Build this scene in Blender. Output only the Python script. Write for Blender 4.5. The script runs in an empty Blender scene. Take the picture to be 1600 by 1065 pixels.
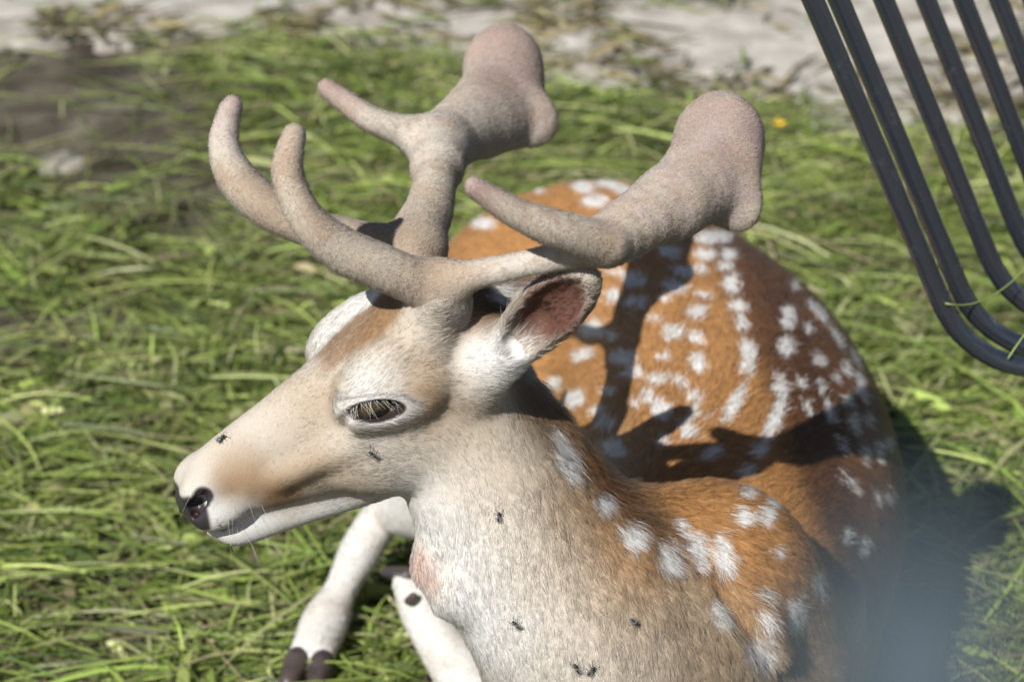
import bpy, math, random
import numpy as np
from mathutils import Vector, Matrix
from mathutils.bvhtree import BVHTree

# ------------------------------------------------------------------ camera, light, exposure
rad = math.radians
S = bpy.context.scene
COL = S.collection
TH = rad(28.0)                     # camera looks down by this much
CAM = np.array([0.0, 0.0, 1.55])
LENS = 85.0
FPX = LENS / 36.0 * 1600.0
FW = np.array([0, math.cos(TH), -math.sin(TH)])
UP = np.array([0, math.sin(TH), math.cos(TH)])
RT = np.array([1.0, 0, 0])

cd = bpy.data.cameras.new('camera'); cam = bpy.data.objects.new('camera', cd); COL.objects.link(cam)
cam.location = CAM; cam.rotation_euler = (math.pi / 2 - TH, 0, 0)
cd.lens = LENS; cd.sensor_width = 36.0; cd.clip_start = 0.02; cd.clip_end = 2000
cd.dof.use_dof = True; cd.dof.focus_distance = 1.88; cd.dof.aperture_fstop = 6.3
S.camera = cam

SUN_AZ = rad(-150.0)               # where the light comes from, measured from +Y towards +X
SUN_EL = rad(44.0)
sun_from = np.array([math.sin(SUN_AZ) * math.cos(SUN_EL), math.cos(SUN_AZ) * math.cos(SUN_EL), math.sin(SUN_EL)])
sl = bpy.data.lights.new('sun', 'SUN'); so = bpy.data.objects.new('sun', sl); COL.objects.link(so)
sl.energy = 5.0; sl.angle = rad(0.53); sl.color = (1.0, 0.98, 0.95)
so.rotation_euler = Vector(sun_from).to_track_quat('Z', 'Y').to_euler()
so.location = (-3, -3, 6)
W = bpy.data.worlds.new('World'); S.world = W; W.use_nodes = True
nt = W.node_tree; bg = nt.nodes['Background']
sky = nt.nodes.new('ShaderNodeTexSky'); sky.sky_type = 'NISHITA'; sky.sun_disc = False
sky.sun_elevation = SUN_EL; sky.sun_rotation = SUN_AZ
nt.links.new(sky.outputs[0], bg.inputs[0]); bg.inputs[1].default_value = 0.05
vs = S.view_settings; vs.view_transform = 'Standard'; vs.look = 'None'; vs.gamma = 1.0; vs.exposure = 0.48
vs.use_curve_mapping = False
S.render.engine = 'CYCLES'
S.cycles.use_denoising = True
S.cycles.max_bounces = 8
try: S.cycles_curves.shape = 'RIBBONS'
except Exception: pass

rng = np.random.default_rng(7)
random.seed(7)

def P(px, py, D):
    """photograph pixel + distance along the view axis -> world point"""
    return CAM + D * FW + (px - 800.0) / FPX * D * RT - (py - 532.5) / FPX * D * UP
def proj(p):
    q = np.asarray(p) - CAM
    D = q @ FW
    return 800 + (q @ RT) / D * FPX, 532.5 - (q @ UP) / D * FPX, D

# the head has a frame of its own: forward (to the nose), up, near side
HA, HP = rad(18.0), rad(27.8)
HF = np.array([-math.cos(HP) * math.cos(HA), -math.cos(HP) * math.sin(HA), -math.sin(HP)])
HU = np.array([-math.sin(HP) * math.cos(HA), -math.sin(HP) * math.sin(HA), math.cos(HP)])
HS = np.array([math.sin(HA), -math.cos(HA), 0.0])
HO = P(561, 581, 1.90)
def H(f, u, s):                    # centimetres
    return HO + (f * HF + u * HU + s * HS) * 0.01

# ------------------------------------------------------------------ materials
def mat(name):
    m = bpy.data.materials.new(name); m.use_nodes = True
    return m, m.node_tree, m.node_tree.nodes['Principled BSDF']
def simple(name, col, rough=0.6, spec=0.4, metal=0.0, noise=None, bump=0.0, nscale=40):
    m, t, b = mat(name)
    b.inputs['Base Color'].default_value = (*col, 1); b.inputs['Roughness'].default_value = rough
    b.inputs['Specular IOR Level'].default_value = spec; b.inputs['Metallic'].default_value = metal
    if noise:
        tc = t.nodes.new('ShaderNodeTexCoord'); n = t.nodes.new('ShaderNodeTexNoise')
        n.inputs['Scale'].default_value = nscale; n.inputs['Detail'].default_value = 6
        t.links.new(tc.outputs['Object'], n.inputs['Vector'])
        r = t.nodes.new('ShaderNodeValToRGB'); r.color_ramp.elements[0].position = 0.35; r.color_ramp.elements[1].position = 0.68
        r.color_ramp.elements[0].color = (*col, 1); r.color_ramp.elements[1].color = (*noise, 1)
        t.links.new(n.outputs['Fac'], r.inputs[0]); t.links.new(r.outputs[0], b.inputs['Base Color'])
        if bump:
            bp = t.nodes.new('ShaderNodeBump'); bp.inputs['Strength'].default_value = bump; bp.inputs['Distance'].default_value = 0.004
            t.links.new(n.outputs['Fac'], bp.inputs['Height']); t.links.new(bp.outputs[0], b.inputs['Normal'])
    return m
def hair_material(name, rough=0.55, spec=0.25, nmix=0.8, trans=0.0):
    m, t, b = mat(name)
    a = t.nodes.new('ShaderNodeAttribute'); a.attribute_name = 'coat'
    t.links.new(a.outputs['Color'], b.inputs['Base Color'])
    b.inputs['Roughness'].default_value = rough; b.inputs['Specular IOR Level'].default_value = spec
    n = t.nodes.new('ShaderNodeAttribute'); n.attribute_name = 'skin_normal'
    g = t.nodes.new('ShaderNodeNewGeometry')
    mx = t.nodes.new('ShaderNodeMix'); mx.data_type = 'VECTOR'; mx.inputs[0].default_value = nmix
    t.links.new(g.outputs['Normal'], mx.inputs[4]); t.links.new(n.outputs['Vector'], mx.inputs[5])
    nn = t.nodes.new('ShaderNodeVectorMath'); nn.operation = 'NORMALIZE'
    t.links.new(mx.outputs[1], nn.inputs[0]); t.links.new(nn.outputs[0], b.inputs['Normal'])
    return m
def skin_material(name, rough=0.7):
    m, t, b = mat(name)
    a = t.nodes.new('ShaderNodeAttribute'); a.attribute_name = 'coat'
    b.inputs['Roughness'].default_value = rough; b.inputs['Specular IOR Level'].default_value = 0.2
    n = t.nodes.new('ShaderNodeTexNoise'); n.inputs['Scale'].default_value = 700; n.inputs['Detail'].default_value = 3
    hs = t.nodes.new('ShaderNodeMix'); hs.data_type = 'RGBA'; hs.blend_type = 'MULTIPLY'; hs.inputs[0].default_value = 0.35
    t.links.new(a.outputs['Color'], hs.inputs[6]); t.links.new(n.outputs['Fac'], hs.inputs[7]); t.links.new(hs.outputs[2], b.inputs['Base Color'])
    bp = t.nodes.new('ShaderNodeBump'); bp.inputs['Strength'].default_value = 0.4; bp.inputs['Distance'].default_value = 0.0008
    t.links.new(n.outputs['Fac'], bp.inputs['Height']); t.links.new(bp.outputs[0], b.inputs['Normal'])
    return m

# ------------------------------------------------------------------ object helpers
def tag(o, label=None, cat=None, group=None, kind=None):
    if label: o['label'] = label
    if cat: o['category'] = cat
    if group: o['group'] = group
    if kind: o['kind'] = kind
    return o
def empty(name, loc):
    o = bpy.data.objects.new(name, None); COL.objects.link(o); o.location = loc; o.empty_display_size = 0.05
    return o
def attach(o, parent):
    if parent is not None:
        o.parent = parent
        o.matrix_parent_inverse = Matrix.Translation(-Vector(parent.location)) if parent.parent is None else Matrix()
def mesh_np(name, V, F, m, parent=None, smooth=True):
    """F: (n,3) or (n,4) index array"""
    V = np.asarray(V, np.float32); F = np.asarray(F, np.int32)
    me = bpy.data.meshes.new(name)
    me.vertices.add(len(V)); me.vertices.foreach_set('co', V.ravel())
    k = F.shape[1]
    me.loops.add(F.size); me.loops.foreach_set('vertex_index', F.ravel())
    me.polygons.add(len(F)); me.polygons.foreach_set('loop_start', np.arange(0, F.size, k, dtype=np.int32))
    me.polygons.foreach_set('use_smooth', np.full(len(F), smooth))
    me.update(calc_edges=True); me.validate()
    me.materials.append(m)
    o = bpy.data.objects.new(name, me); COL.objects.link(o); attach(o, parent)
    return o
def vcolor(me, name, C):
    a = me.attributes.new(name, 'FLOAT_COLOR', 'POINT')
    C4 = np.ones((len(C), 4), np.float32); C4[:, :3] = C
    a.data.foreach_set('color', C4.ravel())
def nrm(v):
    return v / np.maximum(np.linalg.norm(v, axis=-1, keepdims=True), 1e-9)

def catmull(pts, n):
    pts = np.asarray(pts, float); q = np.vstack([2 * pts[0] - pts[1], pts, 2 * pts[-1] - pts[-2]]); out = []
    for i in range(1, len(q) - 2):
        for t in np.linspace(0, 1, n, endpoint=False):
            a, b, c, d = q[i - 1], q[i], q[i + 1], q[i + 2]
            out.append(0.5 * ((2 * b) + (c - a) * t + (2 * a - 5 * b + 4 * c - d) * t * t + (3 * b - a - 3 * c + d) * t ** 3))
    out.append(q[-2]); return np.array(out)
def tube(pts, r, seg=12, caps=True):
    pts = np.asarray(pts, float); n = len(pts); r = np.broadcast_to(np.asarray(r, float), (n,))
    T = nrm(np.gradient(pts, axis=0)); ref = np.array([0.13, 0.31, 0.94]); V = []
    a = nrm(np.cross(T[0], ref))
    for i in range(n):
        a = nrm(a - T[i] * (a @ T[i])); b = np.cross(T[i], a)
        for k in range(seg):
            w = 2 * math.pi * k / seg; V.append(pts[i] + r[i] * (a * math.cos(w) + b * math.sin(w)))
    F = [(i * seg + k, i * seg + (k + 1) % seg, (i + 1) * seg + (k + 1) % seg, (i + 1) * seg + k) for i in range(n - 1) for k in range(seg)]
    if caps:
        V.append(pts[0]); V.append(pts[-1]); c0, c1 = len(V) - 2, len(V) - 1
        for k in range(seg):
            F.append((c0, (k + 1) % seg, k, k)); F.append((c1, (n - 1) * seg + k, (n - 1) * seg + (k + 1) % seg, (n - 1) * seg + (k + 1) % seg))
    return np.array(V), F
def mesh_py(name, V, F, m, parent=None, smooth=True):
    F = [tuple(dict.fromkeys(f)) for f in F]
    me = bpy.data.meshes.new(name); me.from_pydata([tuple(v) for v in V], [], F)
    me.polygons.foreach_set('use_smooth', [smooth] * len(me.polygons)); me.materials.append(m)
    o = bpy.data.objects.new(name, me); COL.objects.link(o); attach(o, parent)
    return o

# ------------------------------------------------------------------ implicit surfaces
class Field:
    def __init__(self, ax):
        self.ax = [np.asarray(a, np.float32) for a in ax]
        self.f = np.full([len(a) for a in ax], 1.0, np.float32)
    def box(self, lo, hi):
        sl_ = tuple(slice(max(0, np.searchsorted(a, l) - 1), min(len(a), np.searchsorted(a, h) + 1)) for a, l, h in zip(self.ax, lo, hi))
        return sl_, (self.ax[0][sl_[0]][:, None, None], self.ax[1][sl_[1]][None, :, None], self.ax[2][sl_[2]][None, None, :])
    def put(self, lo, hi, fn, k, op=1):
        m = k + 0.014
        sl_, g = self.box(np.asarray(lo) - m, np.asarray(hi) + m)
        if 0 in [s.stop - s.start for s in sl_]: return
        a = self.f[sl_]; b = fn(*g).astype(np.float32)
        if op < 0: a = -a
        h = np.maximum(k - np.abs(a - b), 0) / k
        r = np.minimum(a, b) - h * h * k * 0.25
        self.f[sl_] = r if op > 0 else -r
    def cone(self, a, ra, b, rb, k=0.02, op=1, n=None, fac=1.0):
        a = np.asarray(a, float); b = np.asarray(b, float); d = b - a; L = d @ d + 1e-12; R = max(ra, rb)
        def fn(x, y, z):
            px, py, pz = x - a[0], y - a[1], z - a[2]
            t = np.clip((px * d[0] + py * d[1] + pz * d[2]) / L, 0, 1)
            wx, wy, wz = px - t * d[0], py - t * d[1], pz - t * d[2]
            q = wx * wx + wy * wy + wz * wz
            if n is not None:
                e = wx * n[0] + wy * n[1] + wz * n[2]; q = q + (fac * fac - 1) * e * e
            return np.sqrt(q) - (ra + t * (rb - ra))
        self.put(np.minimum(a, b) - R, np.maximum(a, b) + R, fn, k, op)
    def chain(self, pts, k=0.02, op=1, n=None, fac=1.0, sub=5):
        """a tapering tube along a smooth line through the points, merged in one go"""
        Q = catmull([np.append(p, r) for p, r in pts], sub if len(pts) > 2 else 1)
        Q[:, 3] = np.maximum(Q[:, 3], 1e-4)
        M = np.eye(3)
        if n is not None and fac > 1: M = M + (fac - 1) * np.outer(n, n)
        C = Q[:, :3] @ M.T; tau = max(float(Q[:, 3].mean()) * 0.05, 1e-4)
        def fn(x, y, z):
            gx, gy, gz = (M[i, 0] * x + M[i, 1] * y + M[i, 2] * z for i in range(3)) if fac > 1 else (x, y, z)
            m = num = den = None
            for a, b, ra, rb in zip(C[:-1], C[1:], Q[:-1, 3], Q[1:, 3]):
                d = b - a; L = d @ d + 1e-12
                px, py, pz = gx - np.float32(a[0]), gy - np.float32(a[1]), gz - np.float32(a[2])
                t = np.clip((px * np.float32(d[0]) + py * np.float32(d[1]) + pz * np.float32(d[2])) / np.float32(L), 0, 1)
                wx, wy, wz = px - t * np.float32(d[0]), py - t * np.float32(d[1]), pz - t * np.float32(d[2])
                v = np.sqrt(wx * wx + wy * wy + wz * wz) - (np.float32(ra) + t * np.float32(rb - ra))
                if m is None: m = v; num = v.copy(); den = np.ones_like(v)
                else:
                    m2 = np.minimum(m, v); e0 = np.exp((m2 - m) / tau); e1 = np.exp((m2 - v) / tau)
                    num = num * e0 + v * e1; den = den * e0 + e1; m = m2
            return num / den
        self.put((Q[:, :3] - Q[:, 3:]).min(0), (Q[:, :3] + Q[:, 3:]).max(0), fn, k, op)
    def ell(self, c, A, R, k=0.02, op=1):
        """A: 3 unit axes (rows), R: radii"""
        c = np.asarray(c, float); A = np.asarray(A, float); R = np.asarray(R, float)
        e = np.sqrt(((A * R[:, None]) ** 2).sum(0)); mn = R.min()
        def fn(x, y, z):
            p = [x - c[0], y - c[1], z - c[2]]
            q0 = 0; q1 = 0
            for i in range(3):
                w = p[0] * A[i, 0] + p[1] * A[i, 1] + p[2] * A[i, 2]
                q0 = q0 + (w / R[i]) ** 2; q1 = q1 + (w / R[i] ** 2) ** 2
            l = np.sqrt(q0); return l * (l - 1) / np.maximum(np.sqrt(q1), 1e-6)
        self.put(c - e, c + e, fn, k, op)
    def mesh(self):
        f = self.f; s = f < 0
        act = np.zeros([n - 1 for n in f.shape], np.int8)
        for i in (0, 1):
            for j in (0, 1):
                for k in (0, 1):
                    act += s[i:s.shape[0] - 1 + i, j:s.shape[1] - 1 + j, k:s.shape[2] - 1 + k]
        ids = np.argwhere((act > 0) & (act < 8)); idx = np.full(act.shape, -1, np.int32); idx[tuple(ids.T)] = np.arange(len(ids))
        acc = np.zeros((len(ids), 3)); cnt = np.zeros(len(ids))
        corners = [(i, j, k) for i in (0, 1) for j in (0, 1) for k in (0, 1)]
        def val(c): return f[ids[:, 0] + c[0], ids[:, 1] + c[1], ids[:, 2] + c[2]]
        def pos(c): return np.stack([self.ax[d][ids[:, d] + c[d]] for d in range(3)], 1)
        for c in corners:
            for d in range(3):
                if c[d] == 0:
                    e = list(c); e[d] = 1; e = tuple(e)
                    a, b = val(c), val(e); m = (a < 0) != (b < 0)
                    t = np.where(m, a / np.where(m, a - b, 1), 0)
                    p = pos(c) + (pos(e) - pos(c)) * t[:, None]
                    acc += p * m[:, None]; cnt += m
        V = acc / cnt[:, None]; F = []
        for d in range(3):
            u, v = (d + 1) % 3, (d + 2) % 3
            n = list(s.shape)
            sl0 = [slice(1, n[i] - 1) for i in range(3)]; sl1 = list(sl0)
            sl0[d] = slice(0, n[d] - 1); sl1[d] = slice(1, n[d])
            m = s[tuple(sl0)] != s[tuple(sl1)]
            e = np.argwhere(m); inside = s[tuple(sl0)][tuple(e.T)]
            e[:, u] += 1; e[:, v] += 1
            def cell(du, dv):
                q = e.copy(); q[:, u] += du; q[:, v] += dv; return idx[tuple(q.T)]
            q = np.stack([cell(-1, -1), cell(0, -1), cell(0, 0), cell(-1, 0)], 1)
            q[~inside] = q[~inside][:, ::-1]; F.append(q)
        return V, np.vstack(F)
def relax(V, F, it=2, lam=0.5, keep=None):
    E = np.vstack([F[:, [0, 1]], F[:, [1, 2]], F[:, [2, 3]], F[:, [3, 0]]])
    deg = np.bincount(E.ravel(), minlength=len(V))
    for i in range(it):
        for l in (lam, -lam * 1.04):
            A = np.stack([np.bincount(E[:, 0], V[E[:, 1], d], len(V)) + np.bincount(E[:, 1], V[E[:, 0], d], len(V)) for d in range(3)], 1)
            V = V + l * (A / np.maximum(deg, 1)[:, None] - V)
    return V
def vnormals(V, F):
    n = np.cross(V[F[:, 2]] - V[F[:, 0]], V[F[:, 3]] - V[F[:, 1]]); N = np.zeros_like(V)
    for k in range(4):
        for d in range(3): N[:, d] += np.bincount(F[:, k], n[:, d], len(V))
    return nrm(N)

def vnoise(p, s, seed=0):
    """cheap smooth 3-D value noise in 0..1"""
    q = p * s + seed * 17.3; i = np.floor(q).astype(np.int64); f = q - i; f = f * f * (3 - 2 * f)
    def h(a, b, c):
        n = (a * 374761393 + b * 668265263 + c * 2147483647 + seed * 1274126177) & 0xFFFFFFFF
        n = ((n ^ (n >> 13)) * 1274126177) & 0xFFFFFFFF
        return ((n ^ (n >> 16)) & 0xFFFF) / 65535.0
    o = 0
    for a in (0, 1):
        for b in (0, 1):
            for c in (0, 1):
                o = o + h(i[:, 0] + a, i[:, 1] + b, i[:, 2] + c) * (f[:, 0] if a else 1 - f[:, 0]) * (f[:, 1] if b else 1 - f[:, 1]) * (f[:, 2] if c else 1 - f[:, 2])
    return o

# ================================================================== the deer: shape
def rp(px, py, D, r): return (P(px, py, D), r * D / FPX)
deer = empty('fallow_deer', (0.18, 2.1, 0.0))
tag(deer, 'spotted brown fallow deer with velvet antlers lying in the grass', 'deer')

def axis(lo, a, b, hi, coarse, fine):
    return np.concatenate([np.arange(lo, a, coarse), np.arange(a, b, fine), np.arange(b, hi, coarse)])
hb = np.array([H(f, u, s) for f in (-10.5, 17.8) for u in (-10.5, 4.5) for s in (-5.5, 7.2)])
lo, hi = hb.min(0), hb.max(0)
FINE = 0.0015
B = Field([axis(-0.34, lo[0], 0.070, 0.50, 0.0055, FINE), axis(1.36, lo[1], hi[1], 2.95, 0.0055, FINE), axis(-0.03, lo[2], hi[2], 0.86, 0.0055, FINE)])

# body
def sph(x, y, z, r): return (np.array([x, y, z]), r)
B.chain([sph(.180, 1.93, .245, .158), sph(.222, 2.12, .222, .184), sph(.215, 2.36, .214, .176), sph(.130, 2.60, .210, .152)], k=.08)
B.ell((.036, 2.59, .172), np.eye(3), (.155, .20, .160), k=.08)           # near haunch
B.ell((.25, 2.56, .14), np.eye(3), (.12, .19, .13), k=.08)               # far haunch
B.ell((.02, 2.28, .11), np.eye(3), (.10, .16, .10), k=.06)               # near stifle folded to the flank
B.cone((.2, 1.95, .1), .14, (.17, 2.55, .09), .15, k=.08)                # belly on the ground
# shoulder and chest
B.chain([rp(1060, 900, 2.06, 130), rp(1125, 885, 2.08, 132), rp(1180, 945, 2.12, 122), rp(1160, 1080, 2.16, 180)], k=.035, sub=4)
B.chain([rp(1040, 1000, 2.08, 190), rp(1010, 1150, 2.14, 235)], k=.05)
# neck
B.chain([rp(722, 672, 1.945, 108), rp(778, 785, 1.965, 138), rp(840, 880, 1.985, 158), rp(930, 985, 2.02, 195), rp(1000, 1110, 2.10, 235)], k=.035, sub=4)
B.cone(*rp(690, 885, 1.955, 46), *rp(715, 905, 1.955, 60), k=.02)        # larynx
B.chain([rp(792, 600, 1.975, 44), rp(845, 695, 1.99, 50), rp(925, 800, 2.02, 52), rp(1020, 850, 2.05, 70)], k=.03)   # crest of the neck
# folds where neck meets shoulder
B.chain([rp(1122, 912, 1.976, 8), rp(1155, 965, 1.980, 12), rp(1196, 1018, 1.998, 9)], k=.013, op=-1)
B.chain([rp(1152, 925, 1.994, 10), rp(1187, 960, 1.996, 17), rp(1214, 1012, 2.008, 13)], k=.014)
# legs
B.chain([rp(760, 800, 2.45, 75), rp(650, 800, 2.62, 42), rp(600, 808, 2.67, 33), rp(562, 862, 2.66, 32), rp(532, 922, 2.64, 26), rp(508, 972, 2.62, 37), rp(490, 1016, 2.59, 34)], k=.02)
B.cone(*rp(478, 1020, 2.585, 20), *rp(462, 1040, 2.57, 19), k=.008)
B.cone(*rp(500, 1022, 2.585, 20), *rp(494, 1045, 2.57, 19), k=.008)
B.chain([rp(632, 908, 2.57, 20), rp(648, 935, 2.57, 30), rp(668, 975, 2.56, 34), rp(712, 1040, 2.54, 42), rp(765, 1110, 2.50, 62), rp(850, 1170, 2.42, 85), rp(1000, 1130, 2.25, 150)], k=.02)

# head
def table(rows):
    r = np.array(sorted(rows)); c = catmull(r, 10); o = np.argsort(c[:, 0]); return c[o]
SK = table([(-12.6, -1.2, -2.2, .5), (-11.5, 1.3, -4.5, 3.4), (-9, 3.3, -6.5, 4.7), (-6, 3.8, -8.0, 5.1), (-3, 3.6, -9.2, 5.4), (0, 3.2, -9.6, 5.2), (2, 2.9, -9.4, 4.7), (5, 2.6, -8.6, 3.9),
            (8, 2.3, -7.4, 3.2), (11, 2.05, -6.2, 2.8), (14, 1.6, -4.9, 2.6), (15.6, .95, -4.2, 2.45), (16.6, .2, -3.8, 2.2), (17.25, -.5, -3.4, 1.75), (17.6, -.9, -2.8, 1.0), (17.72, -1.5, -2.3, .3)])
JW = table([(-2.5, -8, -9.8, 1.6), (0, -7, -11.2, 2.4), (3, -6.6, -11.2, 2.1), (6, -6.3, -10.5, 1.7), (9, -5.8, -9.5, 1.45), (12.5, -4.7, -8.4, 1.55), (15, -4.0, -7.6, 1.68), (16.2, -3.8, -6.7, 1.45), (16.8, -4.4, -5.7, .5)])
def loft(tab, p=2.2, top=.22):
    def fn(x, y, z):
        dx, dy, dz = (x - HO[0]) * 100, (y - HO[1]) * 100, (z - HO[2]) * 100
        f = dx * HF[0] + dy * HF[1] + dz * HF[2]; u = dx * HU[0] + dy * HU[1] + dz * HU[2]; s = dx * HS[0] + dy * HS[1] + dz * HS[2]
        t = np.interp(f, tab[:, 0], tab[:, 1]); b = np.interp(f, tab[:, 0], tab[:, 2]); w = np.interp(f, tab[:, 0], tab[:, 3])
        hh = np.maximum((t - b) * .5, .15); v = (u - (t + b) * .5) / hh
        w = np.maximum(w, .15) * (1 - top * np.clip(v, 0, 1) ** 1.5)
        q = (np.abs(s / w) ** p + np.abs(v) ** p) ** (1 / p)
        out = np.maximum(np.maximum(tab[0, 0] - f, f - tab[-1, 0]), 0)
        return ((q - 1) * np.minimum(w, hh) * .8 + out) * .01
    pts = np.array([H(r[0], uu, ss) for r in tab for uu in (r[1], r[2]) for ss in (-r[3], r[3])])
    return pts.min(0), pts.max(0), fn
HAX = np.array([HF, HU, HS])
B.put(*loft(SK), k=.03)
B.put(*loft(JW, 2.2, .1), k=.007)
for sd in (1, -1):
    sg = lambda f, u, s: H(f, u, s * sd)
    A2 = np.array([HF, HU, HS * sd])
    B.ell(sg(.5, -5.4, 3.3), A2, (.048, .036, .019), k=.018)             # cheek muscle
    B.ell(sg(-1.9, 1.1, 4.2), A2, (.036, .022, .014), k=.024)            # brow
    B.ell(sg(-2.8, -1.2, 4.8), A2, (.030, .019, .017), k=.018)           # cheek bone behind the eye
    B.cone(sg(3.2, -2.6, 3.7), .009, sg(9.5, -2.6, 2.55), .006, k=.015)   # ridge along the cheek
    B.ell(sg(.25, .10, 4.60), A2, (.027, .0190, .0175), k=.018)          # lids round the eye
    # lips and muzzle pads
    B.ell(sg(15.0, -2.9, 1.55), A2, (.020, .014, .012), k=.010)
    B.ell(sg(15.2, -.3, 1.4), A2, (.016, .010, .008), k=.012)
    # pedicle
    B.cone(sg(-6.6, 2.0, 2.9), .021, sg(-8.2, 4.2, 3.6) if sd > 0 else sg(-7.0, 2.8, 3.0), .019 if sd > 0 else .016, k=.016)
    # eye slit, tear groove, nostril
    e1 = nrm(HF * .90 + HU * .44); e2 = nrm(-HF * .44 + HU * .90)
    B.ell(sg(.25, .10, 6.65), np.array([e1, e2, HS * sd]), (.0200, .0092, .014), k=.003, op=-1)
    B.chain([(sg(2.0, .95, 6.1), .0028), (sg(2.9, .50, 5.35), .0034), (sg(3.45, -.45, 4.95), .0050)], k=.005, op=-1)
    B.chain([(sg(16.7, -1.75, 1.75), .0030), (sg(16.25, -1.1, 2.15), .0058), (sg(15.55, -.55, 2.35), .0048), (sg(15.2, -.35, 2.30), .0030)], k=.0045, op=-1)
    B.chain([(sg(16.3, -1.1, 1.9), .0055), (sg(14.6, -1.1, 1.1), .005)], k=.003, op=-1)
# parted lips
B.chain([(H(17.2, -3.75, 0), .0015), (H(16.2, -3.95, 1.3), .0028), (H(15.0, -4.40, 1.80), .0030), (H(13.0, -5.20, 2.05), .0028), (H(11.4, -5.85, 2.3), .0012)], k=.0025, op=-1)
B.chain([(H(17.2, -3.75, 0), .0015), (H(16.2, -3.95, -1.2), .0022), (H(15.0, -4.45, -1.9), .0024), (H(13.0, -5.25, -2.25), .0020)], k=.004, op=-1)
# ears
def ear(base, tip, facing, W1=.024, T1=.020):
    base = np.asarray(base); tip = np.asarray(tip); a = nrm(tip - base); L = np.linalg.norm(tip - base)
    n = facing - a * (facing @ a); n = nrm(n); w = np.cross(a, n)
    B.cone(base - a * .045, .023, base + a * .015, .019, k=.018)
    c = base + a * L * .52
    B.ell(c - n * .004, np.array([a, w, n]), (L * .52, W1, T1), k=.012)
    B.ell(c + n * .017 - a * .001, np.array([a, w, n]), (L * .485, W1 * .88, T1 * 1.12), k=.005, op=-1)
    B.cone(c - a * L * .18 + n * .004, .014, c - a * L * .40 + n * .012, .008, k=.008, op=-1)
    return dict(c=c, a=a, w=w, n=n, L=L)
ear_near = ear(H(-11.0, -2.0, 5.5), H(-18.9, 1.7, 8.9), nrm(-FW * .85 + HF * .30 - UP * .28))
ear_far = ear(H(-9.6, -2.2, -4.4), H(-17.5, -8.0, -8.2), nrm(-HS * .6 + np.array([0, 0, .8])))

V, F = B.mesh(); V = relax(V, F, 3)
N = vnormals(V, F)
del B
body = mesh_np('body', V, F, skin_material('deer_skin'), deer)
bT = np.vstack([F[:, [0, 1, 2]], F[:, [0, 2, 3]]])
bvh = BVHTree.FromPolygons([tuple(v) for v in V], [tuple(t) for t in F.tolist()])
print('BODY', len(V), len(F), V.min(0), V.max(0))
def hit(px, py):
    d = P(px, py, 1.0) - CAM; d = d / np.linalg.norm(d)
    l, n, i, t = bvh.ray_cast(Vector(CAM), Vector(d))
    return None if l is None else (np.array(l), np.array(n))

# antlers
def antler(name, chains, box, flatn):
    lo = np.min([p - r for c in chains for p, r in c[0]], 0) - .02; hi = np.max([p + r for c in chains for p, r in c[0]], 0) + .02
    A = Field([np.arange(lo[d], hi[d], .0022) for d in range(3)])
    for c, k, flat in chains: A.chain([(p, r * (.84 if flat < 1.3 else .95)) for p, r in c], k=k, n=flatn if flat > 1 else None, fac=flat if flat < 1.3 else flat + .35)
    v, f = A.mesh(); v = relax(v, f, 3); n = vnormals(v, f)
    return v + n * (.0020 * (vnoise(v, 30, 77) - .5) + .0004 * (vnoise(v, 120, 78) - .5))[:, None], f
fn_near = nrm(FW + np.array([.25, 0, .15])); fn_far = nrm(FW + np.array([-.2, 0, 0.1]))
near_ch = [
    ([rp(698, 500, 1.872, 42), rp(694, 474, 1.858, 50), rp(690, 446, 1.848, 48), rp(738, 430, 1.835, 30), rp(800, 417, 1.825, 26), rp(870, 401, 1.815, 27), rp(950, 374, 1.812, 35), rp(1050, 316, 1.85, 46)], .012, 1.12),
    ([rp(960, 368, 1.815, 38), rp(1045, 316, 1.85, 52), rp(1096, 268, 1.88, 64), rp(1122, 225, 1.905, 68), rp(1127, 206, 1.915, 67)], .02, 1.7),
    ([rp(1124, 220, 1.905, 67), rp(1132, 270, 1.89, 60), rp(1153, 325, 1.885, 30)], .015, 1.5),
    ([rp(1040, 328, 1.848, 42), rp(1100, 302, 1.875, 46), rp(1148, 318, 1.885, 36)], .018, 1.6),
    ([rp(690, 455, 1.85, 42), rp(610, 424, 1.83, 42), rp(535, 390, 1.815, 39), rp(480, 343, 1.80, 34), rp(452, 285, 1.795, 30), rp(451, 245, 1.795, 26.5), rp(460, 211, 1.80, 21)], .014, 1),
    ([rp(950, 380, 1.80, 37), rp(870, 358, 1.775, 36), rp(810, 335, 1.76, 29), rp(765, 308, 1.75, 24), rp(742, 292, 1.745, 20)], .016, 1)]
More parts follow.
